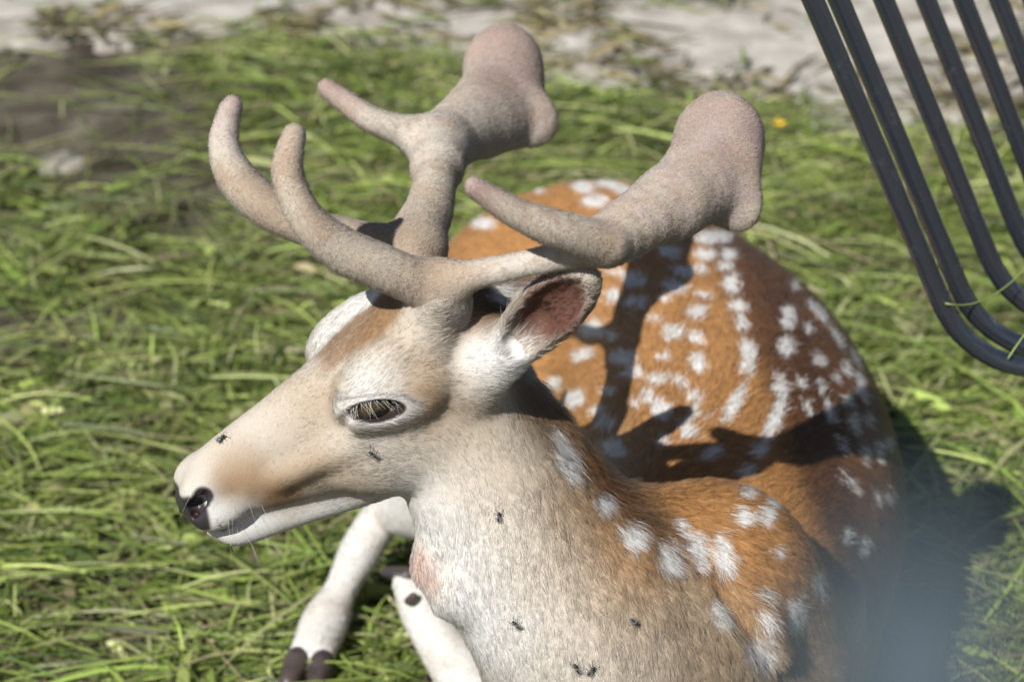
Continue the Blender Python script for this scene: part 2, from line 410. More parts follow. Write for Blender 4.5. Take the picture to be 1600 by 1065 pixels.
far_ch = [
    ([rp(650, 470, 1.93, 40), rp(642, 425, 1.95, 48), rp(648, 376, 1.98, 50), rp(670, 330, 2.02, 44), rp(683, 270, 2.07, 38), rp(690, 222, 2.12, 32)], .014, 1.1),
    ([rp(684, 262, 2.08, 36), rp(693, 218, 2.13, 40), rp(738, 180, 2.19, 50), rp(775, 140, 2.25, 57), rp(787, 95, 2.28, 57)], .022, 1.6),
    ([rp(700, 228, 2.13, 34), rp(765, 190, 2.20, 46), rp(815, 185, 2.23, 38)], .02, 1.6),
    ([rp(788, 108, 2.27, 58), rp(800, 150, 2.25, 56), rp(834, 188, 2.23, 30)], .02, 1.5),
    ([rp(745, 198, 2.19, 42), rp(800, 178, 2.23, 44), rp(834, 188, 2.23, 30)], .02, 1.6),
    ([rp(655, 392, 1.975, 46), rp(570, 378, 1.945, 38), rp(490, 358, 1.93, 35), rp(420, 325, 1.92, 39), rp(370, 280, 1.915, 36), rp(350, 232, 1.915, 28), rp(354, 190, 1.92, 22), rp(362, 165, 1.925, 18.5)], .016, 1),
    ([rp(690, 228, 2.12, 34), rp(635, 207, 2.11, 30), rp(580, 187, 2.10, 25), rp(538, 158, 2.10, 21), rp(511, 138, 2.10, 18)], .022, 1)]
velvet_skin = skin_material('velvet_skin', .8)
antlers = []
for nm, ch, fnn in (('antler', near_ch, fn_near), ('antler', far_ch, fn_far)):
    v, f = antler(nm, ch, None, fnn)
    o = mesh_np(nm, v, f, velvet_skin, deer)
    antlers.append((o, v, f, vnormals(v, f), ch))
antlers[0][0]['label'] = 'velvet covered antler reaching back over the spotted body'
antlers[1][0]['label'] = 'velvet covered antler standing upright behind the other one'

# ================================================================== the deer: coat
Wt, CR, PL = (.74, .72, .68), (.50, .425, .33), (.575, .52, .445)
TN, FN, OR = (.42, .32, .215), (.36, .235, .125), (.40, .200, .072)
RB, DK, BR = (.25, .11, .036), (.075, .042, .024), (.36, .200, .085)
GR, PK, WB = (.42, .39, .36), (.55, .33, .26), (.26, .155, .075)
DABS = [  # photograph pixel on the animal, colour, reach in pixels
 (300,730,PL,24),(320,705,PL,20),(345,690,CR,24),(400,660,PL,40),(430,630,CR,35),(470,610,TN,30),(445,680,PL,40),(480,660,TN,36),(375,725,FN,24),(365,750,FN,22),(400,745,FN,26),(430,765,WB,22),(450,780,WB,18),
 (340,790,Wt,22),(380,805,Wt,20),(420,812,Wt,18),(450,808,CR,18),(350,845,Wt,24),(400,838,Wt,24),(480,815,Wt,28),(540,800,Wt,30),(590,790,Wt,30),(520,755,CR,26),(480,760,CR,24),(500,730,FN,24),(540,730,TN,28),(580,740,CR,30),(620,745,PL,30),
 (520,690,PL,34),(560,690,PL,34),(600,700,PL,34),(470,720,FN,24),(500,650,TN,30),(520,610,TN,24),(545,580,PL,24),(560,600,Wt,20),(590,590,Wt,24),(620,590,PL,22),(600,660,PL,22),(570,660,PL,20),(640,680,CR,26),
 (655,600,FN,26),(670,640,FN,26),(650,560,TN,28),(620,545,CR,30),(580,560,CR,24),(575,520,BR,20),(560,545,BR,18),(595,495,BR,20),(605,475,BR,18),(545,555,TN,16),(530,540,Wt,18),(510,545,Wt,24),(490,570,PL,26),(520,575,PL,18),(560,500,Wt,14),(570,470,Wt,14),
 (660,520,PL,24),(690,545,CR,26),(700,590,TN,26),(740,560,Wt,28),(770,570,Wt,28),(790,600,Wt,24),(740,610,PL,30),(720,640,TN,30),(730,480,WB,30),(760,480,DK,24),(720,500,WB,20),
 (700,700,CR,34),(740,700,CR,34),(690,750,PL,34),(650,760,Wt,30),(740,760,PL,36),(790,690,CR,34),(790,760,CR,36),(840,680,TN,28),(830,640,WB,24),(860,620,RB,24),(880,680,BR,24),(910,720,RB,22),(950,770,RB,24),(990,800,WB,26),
 (830,760,CR,36),(880,780,FN,34),(920,820,BR,36),(870,830,CR,38),(780,830,PL,40),(700,830,Wt,38),(690,900,PL,26),(740,900,Wt,40),(740,960,Wt,40),(800,900,PL,44),(850,900,CR,40),(900,890,CR,40),(960,880,BR,36),(1010,880,BR,36),
 (800,980,Wt,44),(850,1000,PL,44),(900,1000,PL,44),(930,950,TN,44),(1000,950,TN,44),(1060,930,TN,40),(1000,1020,CR,50),(1080,1000,TN,50),(900,1055,PL,50),(1000,1060,CR,50),(1120,1050,TN,50),(660,880,PK,16),(672,905,PK,12),
 (1040,780,OR,34),(1020,810,WB,24),(1090,790,OR,36),(1150,790,OR,40),(1220,810,OR,36),(1150,850,OR,40),(1220,870,OR,40),(1270,880,OR,36),(1260,930,BR,36),(1200,930,BR,40),(1140,920,BR,36),(1230,1000,TN,44),(1180,1050,TN,50),(1270,1000,FN,40),
]
dp, dc, dr = [], [], []
for px, py, c, r in DABS:
    h = hit(px, py)
    if h is None: continue
    dp.append(h[0]); dc.append(c); dr.append(r * np.linalg.norm(h[0] - CAM) / FPX)
dp, dc, dr = np.array(dp), np.array(dc), np.array(dr)
spine = np.array([h[0] for h in (hit(1080, 325), hit(1140, 375), hit(1195, 460), hit(1232, 560), hit(1262, 650), hit(1285, 740), hit(1308, 810), hit(1325, 880)) if h is not None])  # last points lead painted shade on down the far flank
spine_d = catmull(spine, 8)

def sstep(a, b, x):
    t = np.clip((x - a) / (b - a), 0, 1); return t * t * (3 - 2 * t)
def local(p):
    q = (p - HO) * 100; return q @ HF, q @ HU, q @ HS
def mixc(C, c, w): return C * (1 - w[:, None]) + np.array(c) * w[:, None]

# white spots: pixel centre, half axes, tilt of the long axis in degrees
SPOTS = [(816,290,24,10,0),(846,297,12,6,20),(917,295,22,10,5),(938,317,24,11,-5),(952,287,20,9,15),(980,299,18,8,15),(718,354,14,22,10),(760,349,20,10,10),(774,457,20,11,0),
 (992,398,18,8,-10),(1051,396,22,9,15),(1107,375,19,11,5),(1131,373,17,11,5),(1105,401,19,9,5),(1140,401,15,9,0),(966,427,16,6,0),(1067,427,20,9,5),(1095,424,15,7,0),(1135,420,14,7,0),(992,443,21,13,5),(957,467,13,10,0),
 (995,476,21,9,-5),(1056,452,20,11,5),(1041,469,10,6,0),(1100,464,14,7,5),(1145,448,14,18,0),(1086,492,20,10,0),(1025,502,9,6,0),(1157,483,14,12,0),(1161,509,15,12,20),(1051,523,18,11,10),(1088,530,17,10,10),(959,525,10,9,0),
 (929,516,20,15,10),(976,560,22,13,0),(915,553,20,10,-10),(990,584,15,10,10),(1039,560,10,7,0),(1091,570,18,14,30),(1168,551,13,18,0),(1166,577,12,15,0),(1025,596,16,8,0),(1060,600,19,8,15),(1084,624,13,9,30),(952,612,13,7,0),
 (936,643,12,9,0),(1032,643,20,15,50),(1009,622,11,11,40),(990,636,9,7,0),(1081,650,9,12,0),(1102,654,6,7,0),(1070,675,17,12,40),(1032,694,9,7,0),(1145,633,38,9,-60),(870,598,11,13,0),(901,621,18,16,0),(1102,711,18,11,-20),
 (1182,706,13,14,0),(1159,739,16,9,-10),(962,701,20,13,20),(943,668,16,10,20),(1215,607,10,24,-10),(1208,659,42,12,-65),(1232,499,13,20,0),(1225,546,14,18,0),(1243,448,7,12,0),(1260,440,6,14,-30),(1281,467,7,18,-35),(1286,495,7,18,-30),(1309,532,6,20,-25),
 (1337,598,8,28,-15),(1330,659,8,20,-10),(1368,589,6,18,-15),(1380,626,6,17,-10),(1370,701,7,18,0),(1295,645,7,20,-15),(1272,560,8,12,-20),(1281,607,6,14,-20),(1347,537,6,20,-30),(1262,515,6,10,-20),(1313,570,6,14,-20),(1298,585,5,10,-20),
 (1154,766,13,9,-20),(1150,804,15,17,-20),(1183,800,15,15,0),(1198,779,13,12,0),(1204,856,9,9,0),(1183,923,14,8,10),(1234,950,21,32,-10),(1275,908,12,26,-10),(1186,955,16,11,45),(1172,998,20,36,-35),(1115,950,12,22,-25),
 (878,712,13,40,-22),(862,672,8,16,-22),(931,775,13,19,-20),(975,828,14,30,-22),(1029,862,15,28,-15),(1075,852,20,32,-20),(1121,860,15,38,-18),(1050,820,8,20,-18),(1300,480,5,14,-35),(1325,500,5,16,-30),(1335,560,5,16,-25),(1318,620,6,18,-15),(1350,650,6,18,-10),(1310,690,6,16,-10),(1345,700,5,16,-5),(1385,690,5,16,-5),(1268,480,6,12,-30),(1250,600,6,12,-20),(1262,640,6,12,-20),(1360,560,5,14,-25),(1390,660,4,14,-5),(1313,741,5,13,0),(1331,754,5,14,0),(1365,768,6,14,0),(1385,768,6,14,0),(1321,837,8,14,10),(1346,850,9,17,15)]
sp = []
for px, py, a, b, ang in SPOTS:
    h = hit(px, py)
    if h is not None: sp.append((px, py, a, b, rad(ang), h[0], h[1]))
# the flank the camera cannot see carries spots as well
hidden = np.where((((V - CAM) * N).sum(1) > 0) & (V[:, 1] > 1.95) & (V[:, 2] > .12))[0]
back_spots = V[rng.choice(hidden, 70)] if len(hidden) else np.zeros((0, 3))

DOTS = [(rng.uniform(12.6, 16.0), rng.uniform(-1, 1)) for _ in range(60)]
DOTS = [(a, -3.15 - (16.0 - a) * .42 + b * .85) for a, b in DOTS]
def coat(p, n):
    """coat colour at points on the animal; also returns hair length and bare-skin mask"""
    C = np.tile(np.array(OR), (len(p), 1)); L = np.full(len(p), .013)
    hf, hu, hs = local(p); hm = sstep(-11, -7, hf) * sstep(-13, -11, hu) * sstep(9, 7.5, np.abs(hs)); C = mixc(C, PL, hm)
    C = mixc(C, PL, sstep(2.10, 1.95, p[:, 1]) * np.maximum(sstep(.13, .04, p[:, 0]), sstep(.34, .26, p[:, 2])))
    # flank paler towards the belly, rust plus painted-in form shade on the far side
    C = mixc(C, (.45, .24, .095), sstep(.30, .16, p[:, 2]) * .8 * (1 - hm))
    C = mixc(C, Wt, sstep(.13, .05, p[:, 2] + .03 * (vnoise(p, 25) - .5)))
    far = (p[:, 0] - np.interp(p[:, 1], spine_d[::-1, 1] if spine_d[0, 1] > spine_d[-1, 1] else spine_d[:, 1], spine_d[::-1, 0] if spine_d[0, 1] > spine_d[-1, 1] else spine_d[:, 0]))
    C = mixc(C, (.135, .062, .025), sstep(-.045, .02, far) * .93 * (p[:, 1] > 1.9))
    d2 = np.full(len(p), 9.0)
    for q in spine_d: d2 = np.minimum(d2, ((p - q) ** 2).sum(1))
    dd = np.sqrt(d2) + .012 * (vnoise(p, 90, 3) - .5)
    C = mixc(C, (.10, .045, .020), sstep(.060, .020, dd) * .85)  # dark dorsal stripe, with shade of the far flank painted in
    # face, neck and shoulder from the dabs
    num = np.zeros((len(p), 3)); den = np.zeros(len(p))
    q = p + .007 * (np.stack([vnoise(p, 120, 5), vnoise(p, 120, 6), vnoise(p, 120, 7)], 1) - .5)
    for a, c, r in zip(dp, dc, dr):
        d = ((q - a) ** 2).sum(1); w = np.exp(-d / (2 * (r * 1.05) ** 2)); num += w[:, None] * c; den += w
    wd = den / (den + .03)
    front = sstep(2.16, 2.06, p[:, 1] + .25 * np.clip(p[:, 0] - .2, 0, 1))
    C = C * (1 - (wd * front)[:, None]) + num / np.maximum(den, 1e-9)[:, None] * (wd * front)[:, None]
    # legs are white
    pxs, pys, Ds = proj(p)
    leg = (Ds > 2.40) & (pxs < 860) & (p[:, 1] < 2.35) & (p[:, 2] < .30)
    C[leg] = (np.array((.64, .615, .57)) * (1 - .16 * sstep(.45, .8, .6 * vnoise(p, 28, 17) + .4 * vnoise(p, 90, 18))[:, None] * np.array((.5, .75, 1.0))))[leg]; L[leg] = .0055
    f, u, s = local(p)
    head = (f > -13) & (f < 18) & (u > -12) & (u < 6) & (np.abs(s) < 8)
    hw = sstep(-14, -6, f) * (np.abs(s) < 9) * sstep(-12.5, -10.5, u)
    L = L * (1 - hw) + (.0075 - .0042 * sstep(0, 13, f)) * hw
    nk = (p[:, 1] < 2.0) & ~head; L[nk] = np.maximum(L[nk], .0085)
    pale_ = nk & (C.mean(1) > .42); L[pale_] = .0078
    # ears
    for e in (ear_near, ear_far):
        r = p - e['c']; la, lw, ln = r @ e['a'] / e['L'], r @ e['w'], r @ e['n']
        inear = (np.abs(la) < .60) & (np.abs(lw) < .040) & (ln > -.036) & (ln < .03) & (la > -.42)
        inner = inear & ((n @ e['n']) > .15)
        rim = np.clip(np.sqrt((la / .50) ** 2 + (lw / .030) ** 2), 0, 1.2)
        C[inear] = np.array((.56, .50, .43)); L[inear] = .007
        deep = sstep(.98, .55, rim)
        col = np.array((.46, .40, .33)) * (1 - deep[:, None]) + np.array((.13, .060, .042)) * deep[:, None]
        C[inner] = col[inner]; L[inner] = (.006 + .010 * sstep(.60, .95, rim) * sstep(.15, -.30, la))[inner]
    # spots
    jit = p + .005 * (np.stack([vnoise(p, 330, 8), vnoise(p, 330, 9), vnoise(p, 330, 10)], 1) - .5)
    jx, jy, _ = proj(jit)
    for px, py, a, b, an, h, hn in sp:
        near = np.where((((p - h) ** 2).sum(1) < .004) & (n @ hn > -.2))[0]
        if not len(near): continue
        dx, dy = jx[near] - px, jy[near] - py; c_, s_ = math.cos(an), math.sin(an)
        e = np.sqrt(((dx * c_ + dy * s_) / a) ** 2 + ((-dx * s_ + dy * c_) / b) ** 2)
        w = sstep(1.09, .74, e) * .95
        C[near] = mixc(C[near], Wt, w)
    for h in back_spots:
        near = np.where((((p - h) ** 2).sum(1) < .0006))[0]
        e = np.sqrt(((jit[near] - h) ** 2).sum(1)) / .013
        C[near] = mixc(C[near], Wt, sstep(1.1, .8, e))
    for df, du in DOTS:
        dd_ = np.hypot(f - df, u - du); C = mixc(C, (.16, .12, .10), sstep(.085, .04, dd_) * head * (np.abs(s) > 1.2) * .9)
    # bare skin: nose pad, nostrils, lips, eye rims, tear groove
    pad = sstep(15.35, 15.75, f - .42 * np.abs(u + 1.35)) * sstep(-3.5, -3.1, u) * sstep(.35, -.05, u)
    na = np.minimum.reduce([np.linalg.norm(np.stack([f - a, u - b, np.abs(s) - c], 1), axis=1) for a, b, c in ((16.7, -1.75, 1.75), (16.25, -1.1, 2.1), (15.7, -.65, 2.3), (15.3, -.4, 2.3))])
    pad = np.maximum(pad, sstep(.95, .70, na))
    mouth = np.minimum.reduce([np.linalg.norm(np.stack([(f - a) * .8, u - b, np.abs(s) - c], 1), axis=1) for a, b, c in ((17.0, -3.8, .3), (16.2, -3.98, 1.2), (15.6, -4.2, 1.6), (15, -4.45, 1.9), (14, -4.85, 2.1), (13, -5.25, 2.25), (12, -5.6, 2.3))])
    lip = sstep(.60, .34, mouth) * (f > 11.2)
    ef, eu = f - .25, u - .10
    m1, m2 = ef * .90 + eu * .44, -ef * .44 + eu * .90
    ee = np.sqrt((m1 / 2.0) ** 2 + (m2 / .92) ** 2)
    eye = sstep(1.20, 1.06, ee) * (np.abs(s) > 4.2) * (np.abs(s) < 7.4)
    lidw = sstep(2.0, 1.25, ee) * (np.abs(s) > 4.2) * head
    tear = np.minimum.reduce([np.linalg.norm(np.stack([f - a, u - b, (np.abs(s) - c) * .6], 1), axis=1) for a, b, c in ((2.1, 1.0, 6.2), (2.5, .8, 5.9), (2.9, .5, 5.5), (3.15, .1, 5.3), (3.35, -.35, 5.2))])
    tr = sstep(.52, .30, tear) * head
    fore = sstep(2.6, 1.5, np.abs(s) + .35 * (vnoise(p, 140, 15) - .5) + .45 * sstep(0, 3, f)) * sstep(3.6, 1.4, f) * sstep(-8.5, -6.5, f) * (u > .5) * head
    C = mixc(C, (.27, .165, .085), fore * .9)
    patch = np.exp(-(((f - 10.0) / 2.3) ** 2 + ((u + 3.9) / 1.15) ** 2)) * head + .55 * np.exp(-(((f - 13.2) / 1.3) ** 2 + ((u + 1.1) / 1.2) ** 2)) * head  # brown muzzle patches; the rear one has shade painted into it
    C = mixc(C, (.26, .155, .075), np.clip(patch, 0, 1) * .85)
    C = mixc(C, (.70, .67, .63), lidw * .8)
    crease = sstep(.13, .04, np.abs(ee - 1.52)) * (m2 > .2) * (np.abs(s) > 4.2) * head
    C = mixc(C, (.20, .17, .16), crease * .8)
    C = mixc(C, (.060, .040, .038), lip)
    C = mixc(C, (.045, .040, .043), pad * head)
    C = mixc(C, (.035, .027, .025), eye * head); C = mixc(C, (.06, .045, .04), tr * .85)
    bare = np.maximum.reduce([pad * head, lip * .9, eye * head, tr])
    inside_n = sstep(.5, .25, na) * head
    C = mixc(C, (.030, .013, .013), inside_n)
    return C, L * (1 - sstep(.3, .6, bare)), bare
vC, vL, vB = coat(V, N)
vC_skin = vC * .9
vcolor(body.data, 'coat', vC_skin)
m_ = body.data.materials[0]; t_ = m_.node_tree
wa = body.data.attributes.new('wet', 'FLOAT', 'POINT'); wa.data.foreach_set('value', vB.astype(np.float32))
at_ = t_.nodes.new('ShaderNodeAttribute'); at_.attribute_name = 'wet'
mr = t_.nodes.new('ShaderNodeMapRange'); mr.inputs['To Min'].default_value = .8; mr.inputs['To Max'].default_value = .28
t_.links.new(at_.outputs['Fac'], mr.inputs['Value']); t_.links.new(mr.outputs[0], t_.nodes['Principled BSDF'].inputs['Roughness'])

# ---- lie of the hair: pixel on the animal, direction in the picture
FLOW = [(300,740,.5,-.85),(350,700,.84,-.54),(420,640,.84,-.54),(480,590,.8,-.6),(380,760,.95,-.2),(360,800,.9,.3),(420,800,1,.05),(450,740,.95,-.3),(500,690,.9,-.35),(520,780,1,-.15),(360,845,.95,.1),(560,790,1,-.2),(560,720,.95,-.2),(600,740,.95,.1),
 (540,600,.75,-.65),(590,580,.7,-.7),(640,560,.8,-.5),(580,520,.55,-.8),(560,545,.55,-.8),(510,545,.6,-.75),(600,480,.55,-.8),(660,620,.9,.2),(640,680,.9,.35),(700,560,.9,-.1),(690,600,.8,.5),(740,560,.9,-.3),(770,600,.8,.4),
 (700,680,.5,.85),(680,750,.5,.85),(740,720,.25,.97),(800,680,.4,.9),(850,640,.55,.83),(740,800,.1,1),(700,880,.15,1),(820,780,.25,.97),(880,720,.5,.86),(920,780,.5,.86),(800,900,.15,1),(880,880,.25,.97),(960,850,.45,.9),(740,980,.25,.97),(850,1000,.15,1),(950,960,.25,.97),(960,1050,.2,1),
 (1040,800,.6,.8),(1040,880,.4,.9),(1100,820,.7,.7),(1160,800,.9,.3),(1230,840,1,.15),(1260,920,.95,.3),(1180,880,.85,.5),(1120,880,.5,.86),(1100,960,.3,.95),(1150,990,.55,.83),(1220,980,.6,.8),(1180,1050,.3,.95),
 (1150,640,.35,-.93),(1050,600,-.1,-1),(980,640,-.3,-.9),(1100,500,0,-1),(1000,450,-.3,-.9),(1150,450,0,-1),(850,350,-.8,-.5),(950,310,-.5,-.8),(1220,600,.45,-.9),(1250,480,.4,-.9),(1330,600,.7,.5),(1350,750,.5,.85),(1210,740,.5,-.6),(1100,720,.6,-.6),(550,900,-.4,.9),(680,990,.5,.85)]
fp, fd = [], []
for px, py, dx, dy in FLOW:
    h = hit(px, py)
    if h is not None: fp.append(h[0]); fd.append(dx * RT - dy * UP)
fp, fd = np.array(fp), np.array(fd)
def flow(p, n):
    num = np.tile(np.array([-.2, .6, -.75]) * 1e-3, (len(p), 1))
    for a, d in zip(fp, fd):
        w = 1.0 / (((p - a) ** 2).sum(1) + 2e-4) ** 2 * 1e-8; num += w[:, None] * d
    num = nrm(num)
    for e in (ear_near, ear_far):
        r = p - e['c']; k = sstep(1.35, 1.0, np.sqrt((r @ e['a'] / (e['L'] * .55)) ** 2 + (r @ e['w'] / .04) ** 2 + (r @ e['n'] / .05) ** 2))
        num = num * (1 - k[:, None]) + (e['a'] + np.sign(r @ e['w'])[:, None] * e['w'] * .25) * k[:, None]
    # swirl a little
    j = np.stack([vnoise(p, 60, 11), vnoise(p, 60, 12), vnoise(p, 60, 13)], 1) - .5
    num = nrm(num) + j * .55
    return nrm(num - n * (num * n).sum(1)[:, None])

def sample(V, T, dens):
    """dens per vertex (hairs per square metre) -> triangle ids and barycentrics"""
    a = np.linalg.norm(np.cross(V[T[:, 1]] - V[T[:, 0]], V[T[:, 2]] - V[T[:, 0]]), axis=1) * .5
    lam = a * dens[T].mean(1); n = rng.poisson(lam); ti = np.repeat(np.arange(len(T)), n)
    r1 = np.sqrt(rng.random(len(ti))); r2 = rng.random(len(ti)); b = np.stack([1 - r1, r1 * (1 - r2), r1 * r2], 1)
    return ti, b
def make_hair(name, pts, radius, color, normal, m, parent, kind='stuff'):
    """pts (n,k,3)"""
    n, k = pts.shape[:2]
    cv = bpy.data.hair_curves.new(name); cv.add_curves([k] * n)
    cv.attributes['position'].data.foreach_set('vector', pts.astype(np.float32).ravel())
    ra = cv.attributes.get('radius') or cv.attributes.new('radius', 'FLOAT', 'POINT')
    ra.data.foreach_set('value', radius.astype(np.float32).ravel())
    ca = cv.attributes.new('coat', 'FLOAT_COLOR', 'CURVE'); c4 = np.ones((n, 4), np.float32); c4[:, :3] = color; ca.data.foreach_set('color', c4.ravel())
    na_ = cv.attributes.new('skin_normal', 'FLOAT_VECTOR', 'CURVE'); na_.data.foreach_set('vector', normal.astype(np.float32).ravel())
    cv.materials.append(m)
    o = bpy.data.objects.new(name, cv); COL.objects.link(o); attach(o, parent)
    if kind: o['kind'] = kind
    return o
def grow(p, n, d, L, lift, curl, clump, cell, k=4, seed=0):
    """hairs from roots p; they rise by 'lift' and lie down along d"""
    m = len(p); c = np.floor(p / cell).astype(np.int64)
    hsh = (c[:, 0] * 73856093) ^ (c[:, 1] * 19349663) ^ (c[:, 2] * 83492791)
    u, inv = np.unique(hsh, return_inverse=True)
    cj = rng.normal(size=(len(u), 3)); ctr = np.stack([np.bincount(inv, p[:, i], len(u)) / np.bincount(inv, minlength=len(u)) for i in range(3)], 1)
    dj = nrm(d + .22 * cj[inv] + .12 * rng.normal(size=(m, 3))); dj = nrm(dj - n * (dj * n).sum(1)[:, None])
    L = L * rng.uniform(.65, 1.2, m); la = lift * rng.uniform(.6, 1.5, m) * (1 + .35 * np.clip(cj[inv][:, 0], -1.5, 1.5))
    out = np.zeros((m, k, 3)); out[:, 0] = p - n * .0006; cur = out[:, 0].copy()
    for i in range(1, k):
        t = i / (k - 1); ang = la * (1 - curl * t)
        cur = cur + (dj * np.cos(ang)[:, None] + n * np.sin(ang)[:, None]) * (L / (k - 1))[:, None]
        tgt = ctr[inv] + dj * (L * t)[:, None] + n * (np.sin(la) * L * .5)[:, None]
        out[:, i] = cur + (tgt - cur) * (clump * t * t)
    return out

fur_mat = hair_material('deer_fur', rough=.45, spec=.38)
pv_x, pv_y, pv_D = proj(V)
facing = -((V - CAM) * N).sum(1) / np.linalg.norm(V - CAM, axis=1)
inview = (pv_x > -60) & (pv_x < 1660) & (pv_y > -60) & (pv_y < 1130)
near_zone = sstep(2.30, 2.12, pv_D)
dens = (0.30 + 0.75 * near_zone) * 1e6 * (1 + 1.0 * ((pv_D > 2.4) & (pv_x < 820) & (pv_y > 760)))
fv, uv_, sv = local(V); hz = sstep(-14, -8, fv) * (uv_ > -12) * (np.abs(sv) < 9) * near_zone
dens = dens * (1 + .45 * hz)
dens *= np.where(inview, 1, .12) * np.where(facing > -.25, 1, .25) * (vL > .0012)
ti, bb = sample(V, bT, dens)
rp_ = (V[bT[ti]] * bb[:, :, None]).sum(1); rn = nrm((N[bT[ti]] * bb[:, :, None]).sum(1))
keep = rp_[:, 2] > .004; rp_, rn = rp_[keep], rn[keep]
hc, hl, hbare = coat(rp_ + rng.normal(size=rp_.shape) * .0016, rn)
keep = hl > .0010; rp_, rn, hc, hl = rp_[keep], rn[keep], hc[keep], hl[keep]
hd = flow(rp_, rn)
hx, hy, hD = proj(rp_)
# longer hair on the crest, shoulder and rump
crest = np.exp(-(((hx - np.interp(hy, [560, 700, 800, 860], [835, 915, 985, 1040])) / 38) ** 2)) * (hD < 2.2) * (hy > 590) * (hy < 880)
fold = np.exp(-(((hx - 1165) / 60) ** 2 + ((hy - 970) / 70) ** 2)) * (hD < 2.2)
hl = hl * (1 + .7 * crest + .9 * fold)
dark_tip = crest * .55
hc = mixc(hc, (.11, .06, .03), np.clip(dark_tip * (rng.random(len(hc)) < .75), 0, 1) * (hc.mean(1) < .5))
f_, u_, s_ = local(rp_); onhead = (f_ > -12) & (np.abs(s_) < 8) & (u_ > -12)
lift = np.where(onhead, .24, .30) + .25 * crest + .25 * fold
pts = grow(rp_, rn, hd, hl, lift, .75, np.where(onhead, .18, .42)[:, None], np.where(onhead, .0030, .0055)[:, None])
cellk = np.floor(rp_ / np.where(onhead, .0022, .0040)[:, None]).astype(np.int64)
tuft = ((cellk[:, 0] * 73856093) ^ (cellk[:, 1] * 19349663) ^ (cellk[:, 2] * 83492791)) % 1009 / 1009.0
var = np.exp(rng.normal(size=len(hc)) * .17) * (.86 + .28 * vnoise(rp_, 160, 21)) * (1 + np.where(onhead, .18, .26) * (tuft - .5))
hc2 = np.clip(hc * var[:, None], 0, .86)
# scattered darker guard hairs in the fawn coat
gu = (rng.random(len(hc)) < .06) & (hc.mean(1) < .36); hc2[gu] *= .6
rad0 = np.where(onhead, .00008, .00013) * (1 + .9 * sstep(2.1, 2.5, hD))
radii = rad0[:, None] * np.array([1.0, .95, .7, .15])[None]
print('HAIRS', len(pts))
fur = make_hair('fur', pts, radii, hc2, rn, fur_mat, body)

# ---- antler velvet
def velvet(o, v, f, n, ch, idx):
    T = np.vstack([f[:, [0, 1, 2]], f[:, [0, 2, 3]]])
    x, y, D = proj(v)
    tan, pinkv, pale = np.array((.52, .445, .345)), np.array((.35, .235, .21)), np.array((.64, .59, .515))
    def vel(p):
        x, y, D = proj(p)
        C = np.tile(tan, (len(p), 1))
        C = mixc(C, (.43, .31, .21), sstep(.35, .75, vnoise(p, 38, 31)) * .6)
        if idx == 0:
            C = mixc(C, pinkv, np.clip(sstep(960, 1120, x) * sstep(360, 200, y) * .85 + .9 * np.exp(-(((x - 745) / 38) ** 2 + ((y - 300) / 38) ** 2)), 0, 1))
            C = mixc(C, (.46, .37, .33), sstep(.40, .65, vnoise(p, 48, 33)) * .6 * sstep(900, 1000, x))
            C = mixc(C, pale, np.exp(-(((x - 810) / 90) ** 2 + ((y - 420) / 40) ** 2)) * .8)
            C = mixc(C, (.33, .24, .20), sstep(215, 190, y) * .25)
            C = mixc(C, (.30, .27, .25), np.exp(-(((x - 712) / 28) ** 2 + ((y - 500) / 34) ** 2)) * .85)
            C = mixc(C, (.55, .36, .27), np.exp(-(((x - 655) / 26) ** 2 + ((y - 500) / 26) ** 2)) * .8)
        else:
            C = mixc(C, pinkv, np.clip(sstep(200, 120, y) * sstep(700, 760, x) * .8 + sstep(800, 840, x) * sstep(150, 190, y) * .7 + sstep(600, 520, x) * sstep(240, 200, y) * .8, 0, 1))
            C = mixc(C, pale, sstep(300, 230, y) * sstep(120, 200, y) * .5)
        base_ = np.exp(-(((x - 690) / 70) ** 2 + ((y - 415) / 40) ** 2)) + np.exp(-(((x - 620) / 70) ** 2 + ((y - 365) / 40) ** 2)) * (idx == 1)
        C = mixc(C, (.38, .27, .175), np.clip(base_, 0, 1) * .7)
        C = mixc(C, (.40, .29, .20), sstep(.52, .70, .6 * vnoise(p, 45, 35) + .4 * vnoise(p, 120, 36)) * .55)
        vein = np.abs(vnoise(p, 42, 37) + .35 * vnoise(p, 110, 38) - .68)
        C = mixc(C, (.36, .25, .20), sstep(.05, .012, vein) * .40)
        return C
    vcolor(o.data, 'coat', vel(v) * .92)
    ti, b = sample(v, T, np.full(len(v), 2.3e6 if idx == 0 else 1.8e6))
    p = (v[T[ti]] * b[:, :, None]).sum(1); nn = nrm((n[T[ti]] * b[:, :, None]).sum(1))
    c = vel(p) * .74 + np.array((.70, .65, .59)) * .26; ck = np.floor(p / .0026).astype(np.int64); tf = ((ck[:, 0] * 73856093) ^ (ck[:, 1] * 19349663) ^ (ck[:, 2] * 83492791)) % 1009 / 1009.0
    c = np.clip(c * (np.exp(rng.normal(size=len(p)) * .12) * (1 + .20 * (tf - .5)))[:, None] + .02, 0, .85)
    d = nrm(rng.normal(size=(len(p), 3))); d = nrm(d - nn * (d * nn).sum(1)[:, None])
    pts = grow(p, nn, d, np.full(len(p), .0026), 1.0, .2, .35, .0024, k=3)
    make_hair('velvet', pts, np.full((len(p), 1), .000065) * np.array([1, .9, .4])[None], c, nn, velvet_mat, o)
velvet_mat = hair_material('velvet_fuzz', rough=.75, spec=.12, nmix=.78)
for i, (o, v, f, n, ch) in enumerate(antlers): velvet(o, v, f, n, ch, i)

